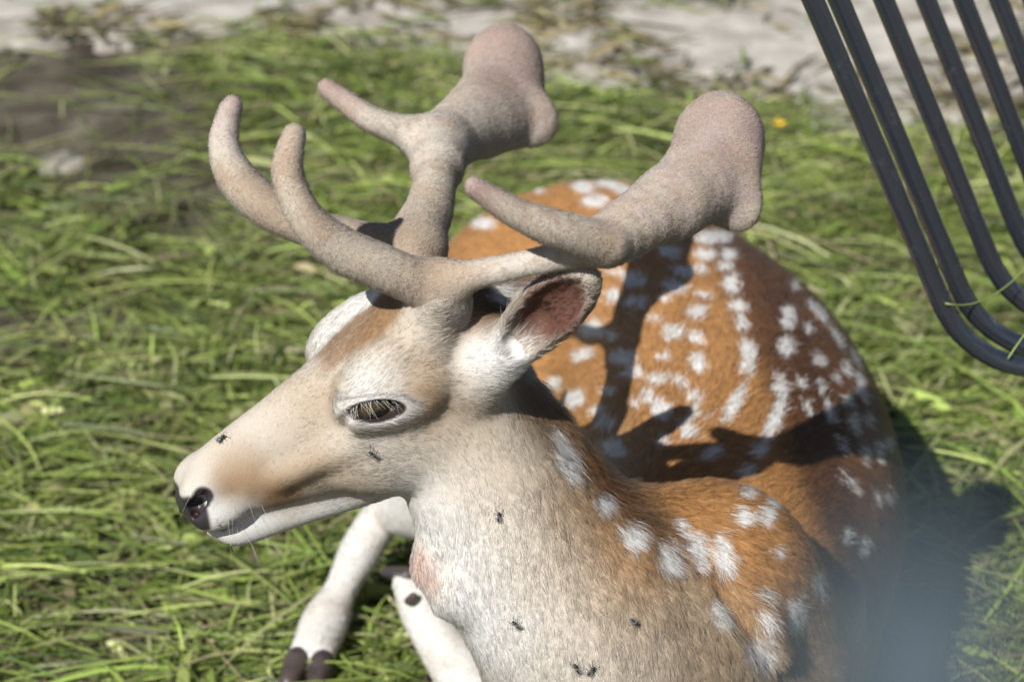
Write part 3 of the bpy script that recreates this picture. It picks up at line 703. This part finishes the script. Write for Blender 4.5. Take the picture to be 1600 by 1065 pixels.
# ---- eyes
m_eye, te, be = mat('eye'); ea = te.nodes.new('ShaderNodeAttribute'); ea.attribute_name = 'coat'
te.links.new(ea.outputs['Color'], be.inputs['Base Color']); be.inputs['Roughness'].default_value = .06; be.inputs['Specular IOR Level'].default_value = .6
lash_mat = hair_material('lash', nmix=0.0)
for sd in (1, -1):
    c = H(.25, .10, 4.45 * sd); R_ = .0180; nu, nv = 40, 24; EV, EF = [], []
    gaze = nrm(HS * sd - HU * .22 + HF * .10)
    for i in range(nv + 1):
        for j in range(nu):
            th, ph = math.pi * i / nv, 2 * math.pi * j / nu
            EV.append(c + R_ * (math.cos(th) * HU + math.sin(th) * (math.cos(ph) * HF + math.sin(ph) * HS)))
    EF = [(i * nu + j, i * nu + (j + 1) % nu, (i + 1) * nu + (j + 1) % nu, (i + 1) * nu + j) for i in range(nv) for j in range(nu)]
    EV = np.array(EV); o = mesh_py('eye', EV, EF, m_eye, deer)
    dd = nrm(EV - c); gh = nrm(np.cross(gaze, HU)); gv = np.cross(gh, gaze)
    a_, b_ = dd @ gh, dd @ gv; rr = np.sqrt(a_ ** 2 + b_ ** 2); fr = (dd @ gaze) > 0
    ec = np.tile(np.array((.035, .024, .018)), (len(EV), 1))
    iris = sstep(.72, .62, rr) * fr; ec = mixc(ec, (.060, .044, .024), iris)
    pup = sstep(1.15, .85, np.sqrt((a_ / .40) ** 2 + (b_ / .20) ** 2)) * fr; ec = mixc(ec, (.008, .008, .01), pup)
    vcolor(o.data, 'coat', ec)
    nl = 32; L_ = np.zeros((nl, 5, 3)); e1 = nrm(HF * .90 + HU * .44); e2 = nrm(-HF * .44 + HU * .90)
    for i in range(nl):
        w = math.pi * (.06 + .86 * (i + rng.random() * .8) / nl); m1, m2 = math.cos(w) * .0195, math.sin(w) * .0092
        s0 = .0175 * math.sqrt(max(0, 1 - (m1 / .027) ** 2 - (m2 / .019) ** 2)) + .0460
        r0 = H(.25, .10, 0) + e1 * m1 + e2 * m2 + HS * sd * (s0 + .0006)
        ll = rng.uniform(.006, .018) * (.55 + .45 * math.sin(w)); side = e1 * (math.cos(w) * .45 + rng.normal() * .30)
        for k_ in range(5):
            t = k_ / 4; L_[i, k_] = r0 + (HS * sd * (.75 * t - .25 * t * t) - HU * (.35 * t + .55 * t * t) + side * t) * ll
    make_hair('eyelashes', L_, np.full((nl, 1), .00010) * np.array([1, .9, .75, .5, .15])[None], np.tile((.70, .66, .58), (nl, 1)) * rng.uniform(.75, 1.1, (nl, 1)), np.tile(HS * sd, (nl, 1)), lash_mat, o)
# ---- whiskers
wk = []
for px, py, dx, dy, ll in [(300,770,-.5,.8,.02)] + [(rng.uniform(335, 430), rng.uniform(785, 822), rng.uniform(-.3, .8), rng.uniform(.4, 1.0), rng.uniform(.008, .028)) for _ in range(9)] + [(rng.uniform(345, 460), rng.uniform(838, 850), rng.uniform(.2, .9), rng.uniform(.6, 1), rng.uniform(.008, .035)) for _ in range(7)] + [(rng.uniform(330, 372), rng.uniform(680, 700), rng.uniform(-.5, .1), rng.uniform(-1, -.8), rng.uniform(.006, .013)) for _ in range(8)] + [(rng.uniform(535, 560), rng.uniform(565, 590), rng.uniform(-.3, .3), -1, rng.uniform(.01, .03)) for _ in range(8)]:
    h = hit(px, py)
    if h is None: continue
    d = nrm(dx * RT - dy * UP + h[1] * .7); g = np.array([0, 0, -1.0])
    wk.append([h[0] + (d * t + g * .25 * t * t) * ll for t in np.linspace(0, 1, 5)])
wk = np.array(wk)
make_hair('whiskers', wk, np.full((len(wk), 1), .00007) * np.array([1, .85, .65, .45, .15])[None], np.tile((.60, .56, .50), (len(wk), 1)), np.tile(-FW, (len(wk), 1)), lash_mat, body)

# ---- hooves and dewclaws
hoof_mat = simple('hoof_horn', (.030, .024, .026), .42, .5, noise=(.075, .055, .045), bump=.3, nscale=60)
def hoof(name, a, b, r0, r1, flat):
    a, b = np.asarray(a), np.asarray(b); A = Field([np.arange(min(a[d], b[d]) - .05, max(a[d], b[d]) + .05, .002) for d in range(3)])
    A.chain([(a, r0), (b, r1)], k=.004, n=flat, fac=1.35)
    v, f = A.mesh(); v = relax(v, f, 2); v[:, 2] = np.maximum(v[:, 2], .004)
    return mesh_np(name, v, f, hoof_mat, deer)
ax_ = nrm(P(494, 1045, 2.57) - P(462, 1040, 2.57))
hoof('hoof', P(464, 1040, 2.572), P(450, 1068, 2.55), .0215, .0150, ax_)
hoof('hoof', P(501, 1044, 2.572), P(494, 1074, 2.55), .0215, .0150, ax_)
hoof('hoof', P(636, 898, 2.57), P(606, 893, 2.58), .0125, .0080, UP)
hoof('dewclaw', P(642, 938, 2.545), P(646, 930, 2.540), .0075, .0050, UP)
hoof('dewclaw', P(500, 985, 2.595), P(493, 992, 2.590), .0070, .0045, UP)

# ================================================================== the ground
def grid_axis(lo, a, b, hi, step):
    n1 = np.geomspace(.2, abs(lo - a), 12); n2 = np.geomspace(.2, abs(hi - b), 12)
    return np.concatenate([a - n1[::-1], np.arange(a, b, step), b + n2])
def fbm(x, y, s, seed):
    p = np.stack([x, y, np.zeros_like(x)], 1); return .55 * vnoise(p, s, seed) + .3 * vnoise(p, s * 2.3, seed + 1) + .15 * vnoise(p, s * 5.1, seed + 2)
gx, gy = grid_axis(-250, -2.2, 2.2, 250, .03), grid_axis(-250, .8, 6.2, 250, .03)
GX, GY = np.meshgrid(gx, gy, indexing='ij'); X_, Y_ = GX.ravel(), GY.ravel()
def ground_z(x, y):
    w = np.clip(1 - np.maximum(np.abs(x) - 2.0, np.abs(y - 3.5) - 2.6) / .4, 0, 1)
    return (.030 * (fbm(x, y, 5.0, 41) - .5) + .012 * (fbm(x, y, 30, 44) - .5)) * w
Z_ = ground_z(X_, Y_)
nx, ny = len(gx), len(gy); I = np.arange(nx * ny).reshape(nx, ny)
GF = np.stack([I[:-1, :-1].ravel(), I[1:, :-1].ravel(), I[1:, 1:].ravel(), I[:-1, 1:].ravel()], 1)
gm, gt, gb = mat('soil_and_turf')
tc = gt.nodes.new('ShaderNodeTexCoord'); n1 = gt.nodes.new('ShaderNodeTexNoise'); n1.inputs['Scale'].default_value = 9; n1.inputs['Detail'].default_value = 9
n2 = gt.nodes.new('ShaderNodeTexNoise'); n2.inputs['Scale'].default_value = 140; n2.inputs['Detail'].default_value = 5
gt.links.new(tc.outputs['Object'], n1.inputs['Vector']); gt.links.new(tc.outputs['Object'], n2.inputs['Vector'])
r1 = gt.nodes.new('ShaderNodeValToRGB'); e = r1.color_ramp.elements
e[0].position = .34; e[0].color = (.038, .032, .024, 1); e[1].position = .68; e[1].color = (.155, .135, .11, 1)
k_ = r1.color_ramp.elements.new(.52); k_.color = (.085, .073, .055, 1)
gt.links.new(n1.outputs['Fac'], r1.inputs[0])
mg = gt.nodes.new('ShaderNodeMix'); mg.data_type = 'RGBA'; mg.blend_type = 'OVERLAY'; mg.inputs[0].default_value = .6
gt.links.new(r1.outputs[0], mg.inputs[6]); gt.links.new(n2.outputs['Fac'], mg.inputs[7]); gt.links.new(mg.outputs[2], gb.inputs['Base Color'])
gb.inputs['Roughness'].default_value = .95; gb.inputs['Specular IOR Level'].default_value = .1
bp = gt.nodes.new('ShaderNodeBump'); bp.inputs['Strength'].default_value = .8; bp.inputs['Distance'].default_value = .006
gt.links.new(n2.outputs['Fac'], bp.inputs['Height']); gt.links.new(bp.outputs[0], gb.inputs['Normal'])
ground = mesh_np('ground', np.stack([X_, Y_, Z_], 1), GF, gm); tag(ground, kind='structure')

# pale sandy path behind the grass, its edge ragged
def path_edge(x):
    base = np.interp(x, [-3, -1.0, -.45, -.30, -.12, .05, .35, .6, .9, 3], [3.98, 3.98, 4.04, 4.02, 3.92, 3.76, 3.74, 3.66, 3.55, 3.5])
    return base + .16 * (fbm(x, x * 0 + 3, 6, 51) - .5) + .06 * (fbm(x, x * 0 + 9, 26, 53) - .5)
pxx = np.arange(-4, 4.001, .02); pyy = np.linspace(0, 1, 60)
PX, PT = np.meshgrid(pxx, pyy, indexing='ij'); ed = path_edge(pxx)[:, None]
PY = ed + PT ** 1.5 * (6.6 - ed)
pz = ground_z(PX.ravel(), PY.ravel()) * .5 + .018 * sstep(0, .12, (PY - ed).ravel()) - .004 + .008 * (fbm(PX.ravel(), PY.ravel(), 14, 57) - .5)
pI = np.arange(PX.size).reshape(PX.shape)
pF = np.stack([pI[:-1, :-1].ravel(), pI[1:, :-1].ravel(), pI[1:, 1:].ravel(), pI[:-1, 1:].ravel()], 1)
path_mat = simple('pale_sand', (.27, .245, .21), .95, .1, noise=(.45, .42, .375), bump=.5, nscale=16)
path = mesh_np('path', np.stack([PX.ravel(), PY.ravel(), pz], 1), pF, path_mat); tag(path, kind='structure')

# ---- grass
m_g, tg, bgp = mat('grass_blade'); ga = tg.nodes.new('ShaderNodeAttribute'); ga.attribute_name = 'coat'
tg.links.new(ga.outputs['Color'], bgp.inputs['Base Color']); bgp.inputs['Roughness'].default_value = .48; bgp.inputs['Specular IOR Level'].default_value = .35
tl = tg.nodes.new('ShaderNodeBsdfTranslucent'); tg.links.new(ga.outputs['Color'], tl.inputs['Color'])
ms = tg.nodes.new('ShaderNodeMixShader'); ms.inputs[0].default_value = .28
tg.links.new(bgp.outputs[0], ms.inputs[1]); tg.links.new(tl.outputs[0], ms.inputs[2]); tg.links.new(ms.outputs[0], tg.nodes['Material Output'].inputs['Surface'])

low = V[V[:, 2] < .12]; occ = set(map(tuple, np.floor(low[:, :2] / .02).astype(int).tolist()))
leg_px = proj(low)[0]
def blades(n, region, length, width, zr, tilt, flat_dir=None, bow=.3, colors=None, keepfn=None, seg=4, tuft=0):
    x = rng.uniform(region[0], region[1], n); y = rng.uniform(region[2], region[3], n)
    if tuft:
        ci = rng.integers(0, n // tuft, n); x = x[ci] + rng.normal(size=n) * .014; y = y[ci] + rng.normal(size=n) * .014
    ok = np.ones(n, bool) if keepfn is None else keepfn(x, y)
    ok &= ~np.array([(a, b) in occ for a, b in zip(np.floor(x / .02).astype(int).tolist(), np.floor(y / .02).astype(int).tolist())])
    x, y = x[ok], y[ok]; n = len(x)
    L = rng.uniform(*length, n) * np.exp(rng.normal(size=n) * .2); w = rng.uniform(*width, n)
    if flat_dir is None: a = rng.uniform(0, 2 * math.pi, n)
    else: a = rng.normal(flat_dir, .75, n) + math.pi * (rng.random(n) < .5) + 1.2 * (fbm(x, y, 3.5, 61) - .5)
    el = rng.uniform(*tilt, n); d = np.stack([np.cos(a) * np.cos(el), np.sin(a) * np.cos(el), np.sin(el)], 1)
    sd = np.stack([-np.sin(a), np.cos(a), np.zeros(n)], 1); roll = rng.normal(0, .6, n)
    upv = np.cross(d, sd); sd = sd * np.cos(roll)[:, None] + upv * np.sin(roll)[:, None]
    lat = rng.normal(0, .22, n); z0 = ground_z(x, y) + rng.uniform(*zr, n); root = np.stack([x, y, z0], 1)
    Vv = np.zeros((n, (seg + 1) * 2, 3)); prof = [.55, 1.0, .95, .7, .08] if seg == 4 else [.6, 1, .75, .08]
    for i in range(seg + 1):
        t = i / seg; c = root + d * (L * t)[:, None] + np.cross(d, [0, 0, 1]) * (lat * L * t * t)[:, None]
        c[:, 2] -= bow * L * t * t * np.abs(np.sin(el) + .15); c[:, 2] = np.maximum(c[:, 2], ground_z(c[:, 0], c[:, 1]) + .003)
        Vv[:, 2 * i] = c - sd * (w * prof[i] * .5)[:, None]; Vv[:, 2 * i + 1] = c + sd * (w * prof[i] * .5)[:, None]
    base = (np.arange(n) * (seg + 1) * 2)[:, None]
    Ff = np.concatenate([base + np.array([2 * i, 2 * i + 1, 2 * i + 3, 2 * i + 2])[None] for i in range(seg)], 0)
    pal = np.array(colors[0]); pw = np.array(colors[1], float); ci = rng.choice(len(pal), n, p=pw / pw.sum())
    tone = np.exp(rng.normal(size=n) * .36) * (.52 + .96 * fbm(x, y, 7, 71))
    cc = np.repeat(np.clip(pal[ci] * tone[:, None], 0, .7), (seg + 1) * 2, 0)
    return Vv.reshape(-1, 3), Ff, cc
GREEN = ([(.145, .200, .042), (.195, .250, .058), (.265, .305, .092), (.080, .120, .032), (.34, .345, .165), (.24, .20, .115)], [5, 5, 4.5, 2.6, 2.8, 1.6])
DRY = ([(.24, .20, .10), (.16, .13, .07), (.14, .17, .05), (.09, .075, .04), (.30, .27, .16)], [3, 3, 2, 2, 1])
def bare(x, y):
    """how bare the soil is, 0..1"""
    b = sstep(.50, .64, fbm(x, y, 2.6, 81)) * .85
    b = np.maximum(b, sstep(.85, .52, np.hypot((x + .95) / .95, (y - 3.40) / 1.15)) * sstep(.22, .40, fbm(x, y, 6, 85)))
    return b
def in_grass(x, y):
    pe = path_edge(x); e = sstep(-.05, .10, pe - y)
    return (rng.random(len(x)) < e * (1 - .985 * bare(x, y)))
parts = []
VIEW = (-1.15, 1.35, 1.75, 4.4)
parts.append(blades(60000, VIEW, (.05, .16), (.0020, .0052), (.0, .022), (-.05, .22), 0.0, colors=GREEN, keepfn=in_grass, seg=3))
parts.append(blades(22000, VIEW, (.08, .24), (.0020, .0048), (.01, .040), (-.05, .38), 0.1, .55, colors=GREEN, keepfn=in_grass))
parts.append(blades(30000, VIEW, (.03, .11), (.0020, .0048), (.0, .015), (.25, 1.3), None, .45, colors=GREEN, keepfn=in_grass, seg=3, tuft=22))
parts.append(blades(13000, VIEW, (.03, .08), (.006, .018), (.005, .03), (-.1, .5), None, .3, colors=GREEN, keepfn=in_grass))
parts.append(blades(9000, VIEW, (.05, .18), (.0015, .0035), (.005, .035), (-.05, .25), 0.0, .3, colors=DRY, keepfn=in_grass, seg=3))
# round the view, thinner
parts.append(blades(26000, (-3.2, 3.2, .5, 4.6), (.06, .20), (.003, .007), (.0, .03), (-.05, .6), None, .4, colors=GREEN, keepfn=lambda x, y: in_grass(x, y) & ~((x > -1.1) & (x < 1.3) & (y > 1.8)), seg=3))
Vg, Fg, Cg = [], [], []; o_ = 0
for a, b, c in parts: Vg.append(a); Fg.append(b + o_); Cg.append(c); o_ += len(a)
grass = mesh_np('grass', np.vstack(Vg), np.vstack(Fg), m_g); vcolor(grass.data, 'coat', np.vstack(Cg))
tag(grass, 'mown green grass lying in a loose mat round the deer', 'grass', kind='stuff')
# litter on the path
def on_path(x, y): return rng.random(len(x)) < sstep(-.05, .05, y - path_edge(x)) * (.05 + .95 * sstep(.50, .66, fbm(x, y, 8, 91)))
Vg, Fg, Cg = blades(26000, (-1.6, 1.8, 3.4, 5.2), (.03, .10), (.004, .012), (.008, .028), (-.05, .25), 0.0, .2, colors=DRY, keepfn=on_path, seg=3)
lit = mesh_np('grass_litter', Vg, Fg, m_g); vcolor(lit.data, 'coat', Cg); tag(lit, 'dry brown grass litter scattered over the pale path', 'litter', kind='stuff')

# ---- stones at the edge of the bare soil
stone_mat = simple('pale_stone', (.20, .18, .155), .9, .2, noise=(.36, .33, .29), bump=.6, nscale=30)
def stone(px, py, rx, ry, rz, label):
    v = (py - 532.5) / FPX; D = 1.55 / (math.sin(TH) + v * math.cos(TH)); c = P(px, py, D)
    Vs, Fs = [], []; nu, nv = 20, 10
    for i in range(nv + 1):
        for j in range(nu):
            th, ph = math.pi * i / nv, 2 * math.pi * j / nu
            Vs.append([math.sin(th) * math.cos(ph), math.sin(th) * math.sin(ph), math.cos(th)])
    Vs = np.array(Vs); k = .75 + .5 * vnoise(Vs + px, 1.7, 3) ; Vs = Vs * k[:, None] * np.array([rx, ry, rz]); Vs[:, 2] = np.clip(Vs[:, 2], -rz, rz * .7)
    Fs = [(i * nu + j, i * nu + (j + 1) % nu, (i + 1) * nu + (j + 1) % nu, (i + 1) * nu + j) for i in range(nv) for j in range(nu)]
    o = mesh_py('stone', Vs, Fs, stone_mat); o.location = (c[0], c[1], float(ground_z(np.array([c[0]]), np.array([c[1]]))[0]) + rz * .25)
    tag(o, label, 'stone')
stone(100, 262, .040, .034, .016, 'small rounded grey stone lying in the bare soil patch')
stone(1310, 205, .06, .10, .03, 'pale stone at the path edge close to the metal rack')

# ---- yellow flower
fl_v = (197 - 532.5) / FPX; fc = P(1218, 197, (1.55 - .05) / (math.sin(TH) + fl_v * math.cos(TH)))
flo = empty('yellow_flower', (fc[0], fc[1], 0)); tag(flo, 'single small yellow flower in the grass by the path', 'flower')
vv, ff = tube([(fc[0], fc[1], 0), (fc[0] + .004, fc[1], fc[2] * .5), fc], .0012, 6); mesh_py('stem', vv, ff, simple('stem_green', (.10, .17, .04)), flo)
pm = simple('petal_yellow', (.75, .45, .02), .5)
for i in range(18):
    a = 2 * math.pi * i / 18; l = .010 + .003 * (i % 3); d = np.array([math.cos(a), math.sin(a), .35 + .3 * (i % 2)]); w = np.array([-math.sin(a), math.cos(a), 0]) * .0022
    mesh_py('petal', [fc - w * .5, fc + w * .5, fc + d * l * .7 + w, fc + d * l, fc + d * l * .7 - w], [(0, 1, 2, 3, 4)], pm, flo)

# ================================================================== hay rack of bent bars
steel, ts, bs = mat('dark_painted_steel'); tcs = ts.nodes.new('ShaderNodeTexCoord')
nn1 = ts.nodes.new('ShaderNodeTexNoise'); nn1.inputs['Scale'].default_value = 26; nn1.inputs['Detail'].default_value = 10; nn1.inputs['Roughness'].default_value = .7
oi = ts.nodes.new('ShaderNodeObjectInfo'); va = ts.nodes.new('ShaderNodeVectorMath'); va.operation = 'MULTIPLY_ADD'; va.inputs[1].default_value = (31, 17, 23)
ts.links.new(oi.outputs['Random'], va.inputs[0]); ts.links.new(tcs.outputs['Object'], va.inputs[2]); ts.links.new(va.outputs[0], nn1.inputs['Vector']); rr_ = ts.nodes.new('ShaderNodeValToRGB'); e = rr_.color_ramp.elements
e[0].position = .62; e[0].color = (.019, .023, .031, 1); e[1].position = .88; e[1].color = (.12, .112, .10, 1)
ts.links.new(nn1.outputs['Fac'], rr_.inputs[0]); ts.links.new(rr_.outputs[0], bs.inputs['Base Color'])
mr2 = ts.nodes.new('ShaderNodeMapRange'); mr2.inputs['From Min'].default_value = .52; mr2.inputs['From Max'].default_value = .88; mr2.inputs['To Min'].default_value = .17; mr2.inputs['To Max'].default_value = .75
ts.links.new(nn1.outputs['Fac'], mr2.inputs['Value']); ts.links.new(mr2.outputs[0], bs.inputs['Roughness'])
bb_ = ts.nodes.new('ShaderNodeBump'); bb_.inputs['Strength'].default_value = .25; bb_.inputs['Distance'].default_value = .001; ts.links.new(nn1.outputs['Fac'], bb_.inputs['Height']); ts.links.new(bb_.outputs[0], bs.inputs['Normal'])
bs.inputs['Specular IOR Level'].default_value = .9; bs.inputs['Coat Weight'].default_value = .7; bs.inputs['Coat Roughness'].default_value = .12
YB = 1.95
def onY(px, py, Y):
    v = (py - 532.5) / FPX; return P(px, py, Y / (math.cos(TH) - v * math.sin(TH)))
cl = catmull([onY(px, py, YB) for px, py in [(1136, -300), (1180, -200), (1225, -100), (1271, 2), (1325, 128), (1380, 256), (1432, 380), (1458, 442), (1481, 492), (1510, 529), (1552, 558), (1600, 573), (1680, 584), (1780, 590)]], 6)
top = cl[0]; floor_z = cl[-1][2]; right = cl[-1]
up_side = catmull([right, right + np.array([.05, 0, .005]), right + np.array([.10, 0, .03]), right + np.array([.13, 0, .08]), right + np.array([.16, 0, .20]), np.array([right[0] + .26, YB, top[2]])], 6)
bar_line = np.vstack([cl, up_side[1:]])
rack = empty('hay_rack', (bar_line[:, 0].mean(), YB, 0)); tag(rack, 'hay rack of bent dark steel bars standing beside the deer', 'hay rack')
EV_ = np.array([.034, .054, 0.0]); bv, bf = tube(bar_line, .0094, 16); bar0 = mesh_py('bar', bv, bf, steel, rack)
for k in (.62, 1.75, 2.88, 3.92, 4.98, 6.02, 7.08, 8.1):
    b = bar0.copy(); COL.objects.link(b); b.parent = rack; b.matrix_parent_inverse = bar0.matrix_parent_inverse.copy(); b.location = EV_ * k
for p0 in (bar_line[0], bar_line[-1]):
    v_, f_ = tube([p0 - EV_ * .6, p0 + EV_ * 8.8], .014, 16); mesh_py('top_rail', v_, f_, steel, rack)
for p0, dx in ((bar_line[-1], .0), ):
    for k in (-.5, 8.7):
        q = p0 + EV_ * k; v_, f_ = tube([q, np.array([q[0] + .05, q[1], 0.0])], .014, 14); mesh_py('leg', v_, f_, steel, rack)
q0, q1 = bar_line[0] + EV_ * 8.8, bar_line[-1] + EV_ * 8.8
v_, f_ = tube([q0, q1], .014, 14); mesh_py('end_rail', v_, f_, steel, rack)

# grass stalks caught on the rack
stalk_mat = simple('stalk_green', (.20, .26, .07), .5)
def stalk(a, b, label, r=.0011, sag=.02):
    a, b = np.asarray(a), np.asarray(b); pts = [a + (b - a) * t - np.array([0, 0, sag]) * 4 * t * (1 - t) for t in np.linspace(0, 1, 12)]
    v_, f_ = tube(pts, np.linspace(r, r * .4, 12), 6); o = mesh_py('grass_stalk', v_, f_, stalk_mat); tag(o, label, 'grass stalk')
stalk(onY(1478, 474, YB - .013), onY(1625, 392, YB + .10), 'long green grass stalk hanging on the lower bends of the rack bars')
stalk(onY(1575, 560, YB - .012), onY(1640, 478, YB + .02), 'short grass stalk stuck to the lowest rack bar', .0009, -.004)

# ================================================================== flies
fly_mat = simple('fly_black', (.012, .012, .014), .35, .5)
wing_m, tw, bw = mat('fly_wing'); bw.inputs['Base Color'].default_value = (.18, .17, .16, 1); bw.inputs['Alpha'].default_value = .55; bw.inputs['Roughness'].default_value = .3
def ellmesh(c, A, R, nu=12, nv=8):
    Vs = []
    for i in range(nv + 1):
        for j in range(nu):
            th, ph = math.pi * i / nv, 2 * math.pi * j / nu
            Vs.append(c + A[0] * R[0] * math.cos(th) + (A[1] * R[1] * math.cos(ph) + A[2] * R[2] * math.sin(ph)) * math.sin(th))
    return np.array(Vs), [(i * nu + j, i * nu + (j + 1) % nu, (i + 1) * nu + (j + 1) % nu, (i + 1) * nu + j) for i in range(nv) for j in range(nu)]
def fly(px, py, dx, dy, size, label):
    h = hit(px, py)
    if h is None: return
    n = nrm(h[1]); a = dx * RT - dy * UP; a = nrm(a - n * (a @ n)); b = np.cross(n, a); c = h[0] + n * (.0022 + .0012)
    o = empty('fly', h[0]); tag(o, label, 'fly', 'flies on the deer'); s = size
    for nm, off, R in (('abdomen', -.32, (.36, .20, .18)), ('thorax', .12, (.22, .18, .17)), ('head', .38, (.11, .15, .13))):
        v_, f_ = ellmesh(c + a * off * s, (a, b, n), np.array(R) * s); mesh_py(nm, v_, f_, fly_mat, o)
    for sd in (-1, 1):
        w0 = c + a * .12 * s + n * .16 * s; q = [w0, w0 + (-a * .35 + b * sd * .36) * s, w0 + (-a * .85 + b * sd * .36) * s - n * .05 * s, w0 + (-a * .80 + b * sd * .10) * s]
        mesh_py('wing', q, [(0, 1, 2, 3)], wing_m, o)
        for k in (-.12, .10, .30):
            v_, f_ = tube([c + a * k * s, c + a * k * 1.8 * s + b * sd * .32 * s + n * .05 * s, c + a * k * 2.6 * s + b * sd * .5 * s - n * .42 * s], .022 * s, 5); mesh_py('leg', v_, f_, fly_mat, o)
fly(349, 686, .8, -.6, .0072, 'black fly perched on the bridge of the deer\'s nose')
fly(581, 706, -.7, -.7, .0078, 'black fly sitting on the cheek below the deer\'s eye')
fly(779, 805, .1, -1, .0068, 'black fly on the upper neck below the jaw angle')
fly(808, 972, -.7, -.6, .0078, 'black fly on the white lower throat')
fly(990, 972, .8, .5, .0082, 'black fly on the fawn side of the neck near the shoulder')
fly(901, 1040, -.4, -.9, .0078, 'black fly of the chest pair, on the throat side of its neighbour')
fly(924, 1044, .6, -.8, .0078, 'black fly of the chest pair, on the shoulder side of its neighbour')

# ================================================================== thin rod of the enclosure fence, right before the lens
rod_mat = simple('galvanised_rod', (.062, .085, .102), .7, .3)
rt = P(1460, 850, .130)
v_, f_ = tube([(rt[0], rt[1], 0), (rt[0], rt[1], rt[2] * .5), (rt[0], rt[1], rt[2] - .006), rt], [.0056, .0056, .0056, .0030], 14)
rod = mesh_py('fence_rod', v_, f_, rod_mat); tag(rod, 'blurred grey upright rod of the enclosure fence in front of the deer', 'fence rod')
